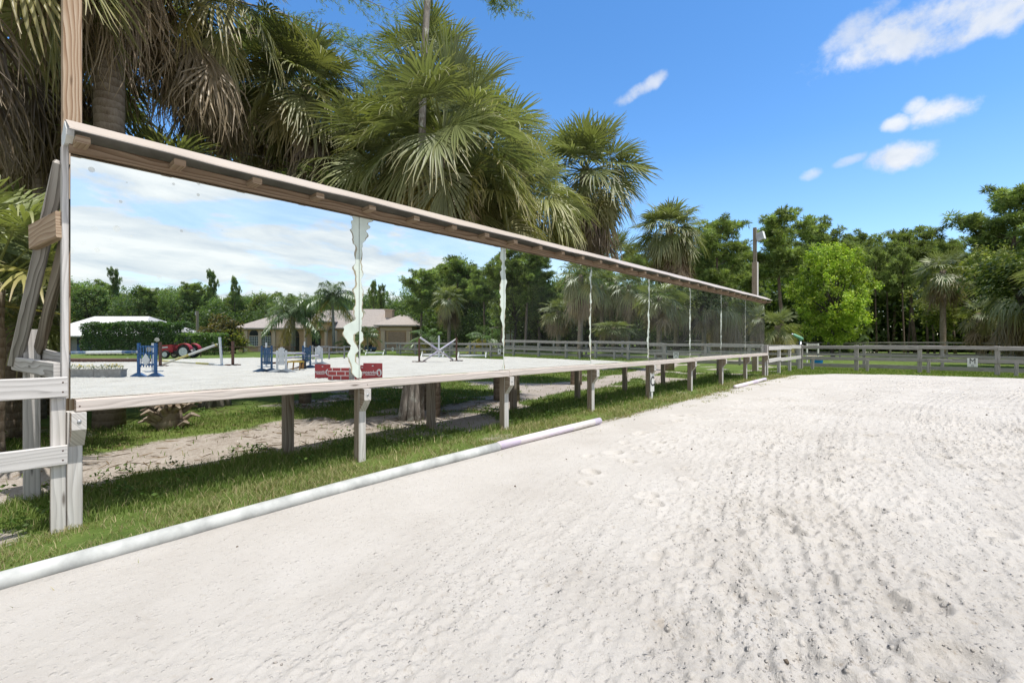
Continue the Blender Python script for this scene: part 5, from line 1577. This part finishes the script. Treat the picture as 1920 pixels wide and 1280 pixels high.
# clipped hedges in front of the barn
def hedge(label, px0, px1, Z, h, depth, seed, col, n):
    f = Frame(px0, 640, 0, dist=Z); L = (px1 - px0) * Z / FPX; t = thing('hedge', label, 'hedge', f.P)
    rng = np.random.default_rng(seed); u = rng.uniform(0, L, n); d = rng.uniform(0, depth, n); hh = h * (.92 + .16 * fbm(u * .7, d, 2, seed)); z = hh * rng.random(n) ** .7
    shell = rng.random(n); d = np.where(shell < .6, rng.normal(.05, .1, n), d); z = np.where(shell > .78, hh + rng.normal(0, .07, n), z)
    C = f(np.stack([u, d + .16 * np.sin(u * 3.1 + z * 4), np.maximum(z, .03)], -1)); fb = FB(); leaves(fb, rng, C, np.tile(-f.ed + UP * .6, (n, 1)), .115, *col); fb.build('leaves', M['leaf'], t, loc=-f.P)
    m = MB(f)
    for i in range(int(L / .8) + 1): m.tube([(i * .8, depth / 2, -.05), (i * .8 + .05, depth / 2, h * .7)], [.05, .03], 6)
    m.build('stems', M['oakbark'], t)


hedge('long tall dark green hedge in front of the barn', 152, 342, 47, 3.05, 2.2, 4, ((.05, .115, .024), (.13, .22, .045)), 20000)
hedge('lower lighter green hedge behind the red tractor', 330, 410, 46.5, 1.95, 1.6, 5, ((.08, .15, .03), (.2, .3, .06)), 8000)

# ------------------------------------------------------------------ buildings the mirrors show
def hip_roof(m, u0, u1, d0, d1, ze, zr, r0, r1, ov=.55, th=.16):
    """Hip roof with a ridge from u=r0 to u=r1 at mid depth."""
    u0, u1, d0, d1 = u0 - ov, u1 + ov, d0 - ov, d1 + ov; dm = (d0 + d1) / 2
    v = [(u0, d0, ze), (u1, d0, ze), (u1, d1, ze), (u0, d1, ze), (r0, dm, zr), (r1, dm, zr), (u0, d0, ze - th), (u1, d0, ze - th), (u1, d1, ze - th), (u0, d1, ze - th)]
    uv = lambda *q: [(v[i][0], v[i][1] + v[i][2]) for i in q]
    f = [(0, 1, 5, 4), (2, 3, 4, 5), (1, 2, 5), (3, 0, 4), (0, 6, 7, 1), (1, 7, 8, 2), (2, 8, 9, 3), (3, 9, 6, 0), (6, 9, 8, 7)]
    m.add(v, f, [uv(*q) for q in f])


def arch_poly(u0, u1, z0, z1, za, n=10):
    c = (u0 + u1) / 2; r = (u1 - u0) / 2
    return [(u0, z0), (u1, z0), (u1, z1)] + [(c + r * math.cos(math.pi * i / n), z1 + (za - z1) * math.sin(math.pi * i / n)) for i in range(1, n)] + [(u0, z1)]


HF = Frame(447, 640, 0, dist=62); s = HF.s; U = lambda px: (px - 447) * s
xz = lambda a, b, d: (a, d, b)
H = thing('tan_house', 'long tan stucco house with pale hipped roof and arched windows seen in the mirrors', 'house', HF.P)
m = MB(HF); m.box(U(447), U(530), 0, 9, -.3, 3.0); m.box(U(530) + .003, U(716), 1.6, 11, -.3, 3.05); m.box(U(716), U(775), -.8, 9, -.3, 3.22); m.box(U(566), U(612), .3, 1.58, 2.75, 3.9); m.build('wall', M['stucco'], H)
m = MB(HF)
hip_roof(m, U(447), U(530), 0, 9, 3.02, 5.0, U(487), U(520)); hip_roof(m, U(528), U(720), 1.6, 11, 3.08, 5.7, U(575), U(704)); hip_roof(m, U(564), U(614), .2, 6, 3.92, 5.3, U(585), U(593), ov=.4); hip_roof(m, U(714), U(777), -.8, 9, 3.24, 4.75, U(735), U(748))
rf = m.build('roof', M['shingle'], H)
m = MB(HF); m.box(U(708), U(722), 3.6, 4.8, 3.4, 5.35); m.box(U(706.5), U(723.5), 3.5, 4.9, 5.353, 5.5); m.build('chimney', M['trim'], rf)
for a, b in ((468, 484.5), (492, 508.5)):
    m = MB(HF); m.prism(arch_poly(U(a), U(b), 2.05, 2.25, 2.78), xz, -.05, -.02); m.box(U(a), U(b), -.05, -.02, .75, 1.95); w = m.build('window', M['darkglass'], H)
    m = MB(HF)
    for i in range(6): m.box(U(a) + (U(b) - U(a)) * i / 5 - .02, U(a) + (U(b) - U(a)) * i / 5 + .02, -.075, -.052, .75, 1.95)
    for i in range(7): m.box(U(a) - .02, U(b) + .02, -.085, -.077, .75 + .2 * i - .018, .75 + .2 * i + .018)
    m.build('glazing_bars', M['white'], w)
    m = MB(HF); m.box(U(a) - .15, U(b) + .15, -.12, -.002, .55, .72); m.build('sill', M['trim'], w)
m = MB(HF)
for px in (462, 488, 514): m.box(U(px) - .2, U(px) + .2, -.14, -.003, -.1, 2.72)
m.box(U(447), U(530), -.10, -.003, 2.76, 2.98); m.build('pilaster', M['trim'], H)
for a, b, z1, za, d in ((538, 551, 1.9, 2.8, 1.6), (575, 592, 2.1, 2.9, 1.6), (640, 652, 1.6, 2.3, 1.6)):
    m = MB(HF); m.prism(arch_poly(U(a), U(b), .05, z1, za), xz, d - .06, d - .02); dd = m.build('door', M['darkglass'], H)
    m = MB(HF)
    for q in ((a + b) / 2,): m.box(U(q) - .03, U(q) + .03, d - .09, d - .062, .05, z1)
    m.box(U(a), U(b), d - .09, d - .062, z1 - .04, z1 + .04); m.build('door_frame', M['brownwood'], dd)
for px in (569, 608, 604 + 22):
    m = MB(HF); m.tube([HF_ for HF_ in [(U(px), .6, -.1), (U(px), .6, 2.72)]], .2, 12); m.box(U(px) - .3, U(px) + .3, .3, .9, -.1, .35); m.build('column', M['trim'], H, smooth=False)
m = MB(HF); m.box(U(731), U(763), -.86, -.803, -.1, 2.35)
for i in range(4): m.box(U(732), U(762), -.885, -.862, .05 + i * .58, .55 + i * .58)
m.build('garage_door', M['garage'], H)
m = MB(HF); m.box(U(722) - .25, U(722) + .25, -1.1, -.803, -.1, 2.5); m.box(U(769) - .25, U(769) + .25, -1.1, -.803, -.1, 2.5); m.box(U(716), U(775), -.92, -.803, 2.55, 2.95); m.build('garage_trim', M['trim'], H)
m = MB(HF); m.box(U(655), U(668), 1.52, 1.597, .9, 2.2); w = m.build('window', M['darkglass'], H)
m = MB(HF); m.box(U(655), U(668), 1.49, 1.517, 1.53, 1.57); m.box((U(655) + U(668)) / 2 - .02, (U(655) + U(668)) / 2 + .02, 1.47, 1.488, .9, 2.2); m.build('glazing_bars', M['white'], w)

# barn with ribbed metal roof behind the hedge
BF = Frame(131, 640, 0, dist=60); s = BF.s; U = lambda px: (px - 131) * s
B = thing('barn', 'low barn with a wide pale ribbed metal roof behind the tall hedge', 'barn', BF.P)
m = MB(BF); m.box(U(80), U(262), .8, 12, -.2, 2.3); m.build('wall', M['concrete'], B)
m = MB(BF); hip_roof(m, U(80), U(265), 0, 13, 2.0, 4.75, U(92), U(206), ov=.8, th=.12); m.build('roof', M['ribbed'], B)
for px in (112, 134, 150):
    m = MB(BF); m.box(U(px), U(px + 10), .74, .797, .1, 1.75); d = m.build('stall_door', M['navy'], B)
    m = MB(BF); m.box(U(px) + .05, U(px + 10) - .05, .70, .738, .95, 1.6); m.build('grille', M['black'], d)
for px in (84, 128, 156):
    m = MB(BF); m.box(U(px) - .07, U(px) + .07, -.35, -.2, -.1, 1.85); m.build('post', M['brownwood'], B)

# carport, open shed and grey house
CF = Frame(940, 640 - 2, 1, dist=50); s = CF.s
t = thing('carport', 'small carport with a tan sloping metal roof beyond the far fence', 'carport', CF.P)
m = MB(CF); m.bar((-1.2, 1, 2.55), (1.3, 1, 2.95), 3.0, .06); m.build('roof', M['roofpaint'], t)
for u in (-1.0, .95):
    for d in (-.3, 2.2): m = MB(CF); m.box(u - .05, u + .05, d - .05, d + .05, -.1, 2.55); m.build('post', M['brownwood'], t)
m = MB(CF); m.box(-.9, .9, 1.9, 2.15, -.05, 1.1); m.build('low_wall', M['brownwood'], t)
SF = Frame(961, 640 - 8, 2, dist=50)
t = thing('open_shed', 'dark gabled shed with a white end panel at the start of the third mirror', 'shed', SF.P)
m = MB(SF); m.prism([(-1.1, 2.15), (.95, 2.15), (.1, 2.95)], xz, -.2, 3); m.build('roof', M['greyroof'], t)
m = MB(SF); m.box(-.7, .15, .4, .5, -.1, 2.1); m.build('end_panel', M['greywall'], t)
for u in (-.75, .3, .75): m = MB(SF); m.box(u - .05, u + .05, -.1, .02, -.1, 2.14); m.build('post', M['brownwood'], t)
NF = Frame(1073, 640 - 8, 2, dist=60); s = NF.s; U = lambda px: (px - 1073) * s
t = thing('grey_house', 'small pale grey house with a grey hipped roof beyond the far fence', 'house', NF.P)
m = MB(NF); m.box(U(1030), U(1087), 0, 6, -.2, 2.2); m.build('wall', M['greywall'], t)
m = MB(NF); hip_roof(m, U(1030), U(1087), 0, 6, 2.25, 3.6, U(1045), U(1072), ov=.4); m.build('roof', M['greyroof'], t)
for a, b in ((1060, 1064), (1066, 1070), (1078, 1082)):
    m = MB(NF); m.box(U(a), U(b), -.05, -.004, 1.55, 1.95); w = m.build('window', M['darkglass'], t); m = MB(NF); m.box(U(a) - .06, U(b) + .06, -.08, -.052, 1.46, 1.53); m.build('sill', M['white'], w)
m = MB(NF); m.box(U(1071.5), U(1077), -.05, -.004, 0, 1.95); m.build('door', M['navy'], t)

# golf cart by the garage, tractor by the hedge
GF = Frame(688, 640 - 2, 1, dist=54)
t = thing('golf_cart', 'white-roofed golf cart parked by the house', 'golf cart', GF.P)
m = MB(GF); m.box(-1.0, .95, -.55, .55, .28, .55); m.prism([(-1.15, .3), (-.7, .3), (-.55, .85), (-.95, .8)], xz, -.55, .55); m.build('body', M['navy'], t)
m = MB(GF); m.box(-.05, .45, -.5, .5, .553, .75); m.box(.40, .52, -.5, .5, .753, 1.15); m.build('seat', M['black'], t)
m = MB(GF); m.box(-.75, .95, -.6, .6, 1.72, 1.79); rf = m.build('roof', M['white'], t)
m = MB(GF)
for u in (-.62, .85):
    for d in (-.52, .52): m.tube([(u, d, .55), (u, d, 1.73)], .022, 6)
m.build('roof_posts', M['black'], rf)
for u in (-.75, .62):
    for d in (-.5, .5):
        m = MB(GF); m.tube([(u, d - .09, .23), (u, d + .09, .23)], .23, 14); w = m.build('wheel', M['rubber'], t); m = MB(GF); m.tube([(u, d - .095, .23), (u, d + .095, .23)], .12, 12); m.build('rim', M['rim'], w)

TF = Frame(334, 671, 0); s = TF.s; U = lambda px: (px - 334) * s
t = thing('tractor', 'small red tractor parked in front of the hedge', 'tractor', TF.P)
m = MB(TF); m.prism([(U(305), .42), (U(305), .82), (U(308), 1.0), (U(328), 1.06), (U(329), .45)], xz, -.32, .32); m.build('bonnet', M['tractor'], t)
m = MB(TF); m.box(U(304), U(305.5), -.28, .28, .45, .8); m.build('grille', M['black'], t)
m = MB(TF); m.bar((U(310), -.325, .82), (U(320), -.325, .86), .01, .10); m.build('badge', M['white'], t)
m = MB(TF); m.box(U(325), U(352), -.22, .22, .30, .56); m.tube([(U(328), 0, 1.05), (U(332), 0, 1.18)], .03, 8); m.build('chassis', M['black'], t)
m = MB(TF); m.box(U(340), U(349), -.25, .25, .70, .80); m.box(U(347.5), U(350), -.25, .25, .80, 1.15); m.build('seat', M['black'], t)
m = MB(TF); m.tube([(U(331) + .17 * math.cos(a), .17 * math.sin(a), 1.20 + .08 * math.cos(a)) for a in np.linspace(0, 2 * math.pi, 15)], .015, 6, cap=False); m.build('steering_wheel', M['black'], t)
m = MB(TF)
for d in (-.3, .3): m.tube([(U(352), d, .7), (U(352), d, 1.55)], .03, 8)
m.tube([(U(352), -.3, 1.55), (U(352), .3, 1.55)], .03, 8); m.build('roll_bar', M['black'], t)
for d in (-.52, .52):
    m = MB(TF); pr = [(U(354) + .62 * math.cos(a), .56 + .60 * math.sin(a)) for a in np.linspace(.15, 2.7, 10)]; m.prism(pr + [(U(354) + .54 * math.cos(a), .56 + .53 * math.sin(a)) for a in np.linspace(2.7, .15, 10)], xz, d - .18, d + .18); m.build('mudguard', M['tractor'], t)
    for uu, r, w_ in ((U(354), .5, .15), (U(319), .30, .09)):
        m = MB(TF); m.tube([(uu, d - w_, r), (uu, d - w_ * .8, r), (uu, d + w_ * .8, r), (uu, d + w_, r)], [r * .88, r, r, r * .88], 22); w = m.build('wheel', M['rubber'], t)
        m = MB(TF); m.tube([(uu, d - w_ * 1.05, r), (uu, d + w_ * 1.05, r)], r * .66, 18); rm = m.build('rim', M['rim'], w)

# ------------------------------------------------------------------ jumps standing on the sand, seen only in the mirrors
def standard(label, fr, w, h, mat, diamond=False, slats=5, solid=False, grp=None, base=.42, crest=False):
    t = thing('jump_standard', label, 'jump standard', fr.P, grp); hw = w / 2
    for sx in (-1, 1):
        m = MB(fr); m.bar((sx * (hw - .04), 0, .05), (sx * (hw - .04), 0, h + (.05 if not crest else -.12)), .085, .085); m.build('upright', M[mat], t)
        m = MB(fr); m.prism([(-base, 0), (base, 0), (base * .95, .03), (base * .5, .10), (.08, .15), (-.08, .15), (-base * .5, .10), (-base * .95, .03)], (lambda a, b, d, sx=sx: (sx * (hw - .04) + (a * .72 if not solid else a), d + (0 if not solid else 0), b)), -.06, .06); m.build('foot', M[mat], t)
    m = MB(fr)
    for z in (.38 * h, .72 * h, .93 * h): m.box(-hw + .086, hw - .086, -.03, .03, z - .035, z + .035)
    m.build('cross_rail', M[mat], t)
    for i in range(slats):
        u = -hw + .1 + (w - .2) * (i + .5) / slats; ww = (w - .2) / slats * (.46 if not solid else .93)
        z1 = h * .965 if not crest else h * (.97 + .05 * math.cos((i - (slats - 1) / 2) * 1.1))
        m = MB(fr); m.box(u - ww / 2, u + ww / 2, -.055, -.033, .30 * h, z1); m.build('slat', M[mat], t)
    if diamond:
        m = MB(fr); m.prism([(0, .33 * h), (.16, .52 * h), (0, .72 * h), (-.16, .52 * h)], xz, -.085, -.058); m.build('diamond', M['white'], t)
        m = MB(fr)
        for i in range(slats):
            u = -hw + .1 + (w - .2) * (i + .5) / slats; ww = (w - .2) / slats * .46
            if abs(u) > .1: m.box(u - ww / 2 + .003, u + ww / 2 - .003, -.060, -.0555, .40 * h, .56 * h)
        m.build('white_slat_paint', M['white'], t)
    return t


def rpole(label, fr, a, b, r, mat, name='jump_pole'):
    m = MB(fr); m.tube([a, b], r, 12); o = m.build(name, M[mat], smooth=True, origin=fr(np.array([a]))[0]); return tag(o, label, 'jump pole')


def rpost(label, fr, h, w, mat, lean=0, foot=True, name='jump_post'):
    t = thing(name, label, 'jump post', fr.P)
    m = MB(fr); m.bar((0, 0, 0.0), (lean, 0, h), w, w, up=(0, 1, 0)); m.build('upright', M[mat], t)
    if foot:
        m = MB(fr); m.box(-.42, .42, -.05, .05, .0, .07); m.box(-.05, .05, -.42, .42, .001, .068); m.build('foot', M[mat], t)
    return t


fr = Frame(276, 706, 0); s = fr.s
standard('blue slatted jump standard with a white diamond, standing alone at the near side', fr, .72, 1.22, 'blue', diamond=True)
rpole('blue and white banded jump pole resting on the standard with the diamond', fr, (-2.95, -.12, (706 - 661) * s), (-.30, -.10, (706 - 659.5) * s), .055, 'bluewhite')
rpost('pale post standing right behind the blue standard with the diamond', Frame(287, 697, 0), 1.25, .09, 'white')
for a, b, lab in ((118, 181, 'weathered grey concrete planter with yellow flowers at the edge of the first mirror'), (182, 232, 'weathered grey concrete planter with yellow flowers beside the blue standard')):
    f = Frame((a + b) / 2, 707, 0); w = (b - a) * f.s
    t = thing('planter', lab, 'planter', f.P); m = MB(f); m.box(-w / 2, w / 2, -.15, .15, 0, .27); m.box(-w / 2 - .02, w / 2 + .02, -.17, .17, .272, .31); m.build('trough', M['concrete'], t)
    fb = FB(); n = 260; C = f(np.stack([rng.uniform(-w / 2, w / 2, n), rng.uniform(-.12, .12, n), .30 + rng.random(n) * .16], -1)); leaves(fb, rng, C, np.tile(UP, (n, 1)), .03, (.05, .09, .02), (.12, .16, .04)); fb.build('leaves', M['leaf'], t, loc=-f.P)
    fb = FB(); n = 60; uu = np.concatenate([rng.normal(x, .11, n // 2) for x in (w * -.05, w * .33)]); C = f(np.stack([uu, rng.uniform(-.1, .1, n), .38 + rng.random(n) * .14], -1)); leaves(fb, rng, C, np.tile(UP, (n, 1)), .035, (.55, .40, .02), (.70, .55, .05)); fb.build('flowers', M['leaf'], t, loc=-f.P)
fr = Frame(416, 685, 0); s = fr.s
rpost('pale blue-white post with a slanting pole leaning on it', fr, (685 - 632) * s, .10, 'white', lean=-.12)
rpole('yellow and white pole slanting up to the pale post', fr, ((310 - 416) * s, -.25, .06), ((409 - 416) * s, -.08, (685 - 645.5) * s), .06, 'yellowwhite')
rpole('yellow and white pole lying nearly flat across the slanting one', fr, ((290 - 416) * s, .25, .26), ((400 - 416) * s, .12, .06), .055, 'yellowwhite')
rpost('dark brown post by the tail of the slanting pole', Frame(300.5, 687, 0), 1.28, .11, 'brownwood')
rpost('dark brown post next to the pale blue-white one', Frame(436.5, 685, 0), 1.32, .11, 'brownwood')
f = Frame(133, 679, 0); m = MB(f); m.tube([(-3, 0, .12), (1.2, 0, .12), (5.3, .3, .11)], [.15, .14, .13], 10); tag(m.build('edging_log', M['brownwood'], smooth=True), 'long brown log edging the sand below the hedge', 'log')

# second jump: two navy and two white standards
f1 = Frame(500, 697, 0, yaw=30); standard('navy boarded jump standard nearest the slanting poles', f1, .46, 1.08, 'navy', slats=4, solid=True, base=.40)
f2 = Frame(528, 698, 0, yaw=20); standard('white crested jump standard beside the navy one', f2, .42, 1.05, 'white', slats=4, solid=True, base=.42, crest=True)
f3 = Frame(575, 690, 0, yaw=20); standard('navy boarded jump standard behind the orange trestle', f3, .40, 1.05, 'navy', slats=4, solid=True, base=.40)
f4 = Frame(598, 683, 0, yaw=20); standard('white crested jump standard farthest along the second jump', f4, .40, 1.05, 'white', slats=4, solid=True, base=.40, crest=True)
rpost('slim white post rising behind the nearest navy standard', Frame(499, 688, 0), 1.25, .07, 'white')
rpost('slim white post rising behind the farther navy standard', Frame(571, 680, 0), 1.28, .07, 'white')


def between(label, A_, za, B_, zb, r, mat, name='jump_pole', cat='jump pole', da=0):
    a, b = A_.P + UP * za + A_.ed * da, B_.P + UP * zb + B_.ed * da
    m = MB(); m.tube([a, b], r, 12); return tag(m.build(name, M[mat], smooth=True, origin=a), label, cat)


between('lilac banded pole set between the two white standards', f2, .60, f4, .50, .05, 'lilac')
between('faded pink pole set high between the two navy standards', f1, .80, f3, .72, .05, 'lilac', da=.1)
between('dark pole set low between the navy standards', f1, .35, f3, .38, .045, 'brownwood', da=.18)
ft = Frame(551, 694, 0); s = ft.s
t = thing('trestle', 'orange-stained wooden trestle with yellow top under the second jump', 'trestle', ft.P)
m = MB(ft); m.box(-.36, .42, -.12, .12, .36, .41); m.build('top', M['yellow'], t)
for u in (-.28, .0, .30): m = MB(ft); m.bar((u, -.1, 0), (u * 1.02, -.02, .358), .05, .05, up=(0, 1, 0)); m.build('leg', M['orangewood'], t)
m = MB(ft); m.bar((-.26, -.12, .03), (.28, .0, .14), .04, .05); m.build('brace', M['orangewood'], t)
ft = Frame(567, 692, 0)
t = thing('wedge_block', 'black and orange wedge block standing by the trestle', 'wedge block', ft.P)
m = MB(ft); m.prism([(-.1, 0), (.13, 0), (.13, .38), (-.1, .32)], xz, -.12, .12); m.build('body', M['black'], t)
m = MB(ft); m.prism([(.0, .03), (.125, .02), (.125, .36), (.02, .20)], xz, -.135, -.123); m.build('face', M['orangewood'], t)

# red sponsor boards and the painted brick wall
def sponsor(label, fr, w, h):
    c = fr.P + UP * (h / 2); t = sign_board('sponsor_board', label, 'Johnson', c, w, h, -fr.ed, h * .29, mat='red', tmat='white', bold=.003, squeeze=.95, texty=-.05, cat='sponsor board')
    nrm = -fr.ed; right = np.cross(UP, nrm); right /= np.linalg.norm(right)
    for o in [o for o in t.children if o.name.startswith('letter')]: o.location = Vector(right * w * .13)
    b = [o for o in t.children if o.name.startswith('board')][0]
    cc = c - right * w * .335 - UP * h * .06
    m = MB(); a = np.linspace(0, 2 * math.pi, 21)[:-1]; V0 = [cc + right * math.cos(x) * h * .155 + UP * math.sin(x) * h * .215 + nrm * .0095 for x in a]
    m.add(V0 + [v - nrm * .003 for v in V0], [tuple(range(20)), tuple(range(39, 19, -1))] + [(i, (i + 1) % 20, 20 + (i + 1) % 20, 20 + i) for i in range(20)]); m.build('emblem', M['white'], t)
    hd = [(-.06, -.15), (.05, -.17), (.06, -.02), (.085, .0), (.10, .05), (.03, .10), (.02, .155), (-.015, .11), (-.06, .06), (-.085, -.05)]
    m = MB(); V0 = [cc + right * x * h * .9 + UP * y * h + nrm * .0125 for x, y in hd]; n = len(hd)
    m.add(V0 + [v - nrm * .002 for v in V0], [tuple(range(n)), tuple(range(2 * n - 1, n - 1, -1))] + [(i, (i + 1) % n, n + (i + 1) % n, n + i) for i in range(n)]); m.build('emblem_head', M['red'], t)
    m = MB(); q = c + right * w * .13 - UP * h * .20 + nrm * .009; m.bar(q - right * w * .26, q + right * w * .26, .003, h * .035, ch=.0); m.build('underline', M['white'], t)
    m = MB(); q = c + UP * h * .34 + nrm * .009; m.bar(q - right * .028, q + right * .028, .003, .03, ch=.001); m.build('fixing_plate', M['white'], t)
    return t


sponsor('red Johnson board standing left of the painted brick panel in the first mirror', Frame(605, 709, 0, yaw=-6), .58, .50)
f = Frame(670, 712, 0, yaw=-8); f.P = f.P + f.eu * .18
sponsor('red Johnson board right behind the grey end of the brick panel', f, .56, .47)
sponsor('red Johnson board nearest the second mirror, cut off by its joint', Frame(699, 712, 1, yaw=-6), .66, .56)
f = Frame(636, 713, 0, yaw=-6)
t = thing('brick_panel', 'low jump panel painted as red bricks with white joints', 'jump panel', f.P)
m = MB(f); w = .74
m.add([(-w / 2, -.05, .02), (w / 2, -.05, .02), (w / 2, -.05, .42), (-w / 2, -.05, .42), (-w / 2, .05, .02), (w / 2, .05, .02), (w / 2, .05, .42), (-w / 2, .05, .42)], [(0, 1, 2, 3), (5, 4, 7, 6), (3, 2, 6, 7), (0, 4, 5, 1), (0, 3, 7, 4), (1, 5, 6, 2)], [[(0, 0), (w, 0), (w, .4), (0, .4)], [(w, 0), (0, 0), (0, .4), (w, .4)]] + [[(0, 0), (.1, 0), (.1, .1), (0, .1)]] * 4)
m.build('panel', M['brickpaint'], t)
m = MB(f); m.box(w / 2 + .002, w / 2 + .13, -.07, .07, 0, .40); e = m.build('end_block', M['concrete'], t)
m = MB(f); m.tube([(w / 2 + .10, -.074, .26), (w / 2 + .10, -.060, .26)], .035, 12); m.build('socket', M['black'], e)

# cross-rail jump and the cavaletti by the far fence
fa, fb_ = Frame(786, 679, 1), Frame(856, 677, 1)
rpost('dark brown post at one side of the cross rails', fa, 1.55 * 40 / 40 * .93, .10, 'brownwood'); rpost('dark brown post at the other side of the cross rails', fb_, 1.50, .10, 'brownwood')
sa = fa.s
for lab, za, zb, e in (('lilac pole crossing down from the first cross-rail post', 46, 3, 1), ('lilac pole crossing up to the second cross-rail post', 2, 43, -1)):
    a = fa.P + fa.eu * (.08 if e > 0 else .22) - fa.ed * (.08 * e) + UP * za * sa; b = fb_.P - fb_.eu * (.22 if e > 0 else .06) - fb_.ed * (.08 * e) + UP * zb * sa
    m = MB(); m.tube([a, b], .055, 12); tag(m.build('jump_pole', M['lilac'], smooth=True, origin=a), lab, 'jump pole')
f = Frame(823, 670, 1); rpost('white upright with a splayed foot behind the cross rails', f, 41 * f.s, .12, 'white')
for px0, px1, py, lab in ((686, 720, 664, 'low white cavaletti nearest the second joint'), (790, 832, 668, 'low white cavaletti behind the cross rails'), (858, 912, 670, 'low white cavaletti past the cross rails')):
    f = Frame((px0 + px1) / 2, py + 1, 1); hw = (px1 - px0) / 2 * f.s
    t = thing('cavaletti', lab, 'cavaletti', f.P); m = MB(f); m.tube([(-hw, 0, .16), (hw, 0, .16)], .07, 10); m.build('rail', M['white'], t, smooth=True)
    for u in (-hw * .96, hw * .96): m = MB(f); m.bar((u, -.25, 0), (u, .25, .42), .07, .05); m.bar((u + .075, .25, 0), (u + .075, -.25, .42), .07, .05); m.build('end_frame', M['white'], t)

# side fences of the arena that the first mirrors show
fence('board_fence', 'low two-board fence with leaning posts at the side of the sand, beyond the sponsor boards', [(28.4, 16.4), (29.0, 20.4)], 1.35, [(.82, .93), (.44, .56)], .98, M['dull'], post=.09, jit=.05)
fence('board_fence', 'thin dark low fence on the lawn before the tan house', [(44, 11.5), (36.9, 19.0)], 2.4, [(.78, .83), (.42, .46)], .85, M['brownwood'], post=.07, jit=.03)
f = Frame(370, 640, 0, dist=57); light_pole('pale timber pole with a floodlight between the hedge and the mango tree', f.P[0], f.P[1], 1.42 + 57 * 57 / FPX, .24, upper=None)
PR = None
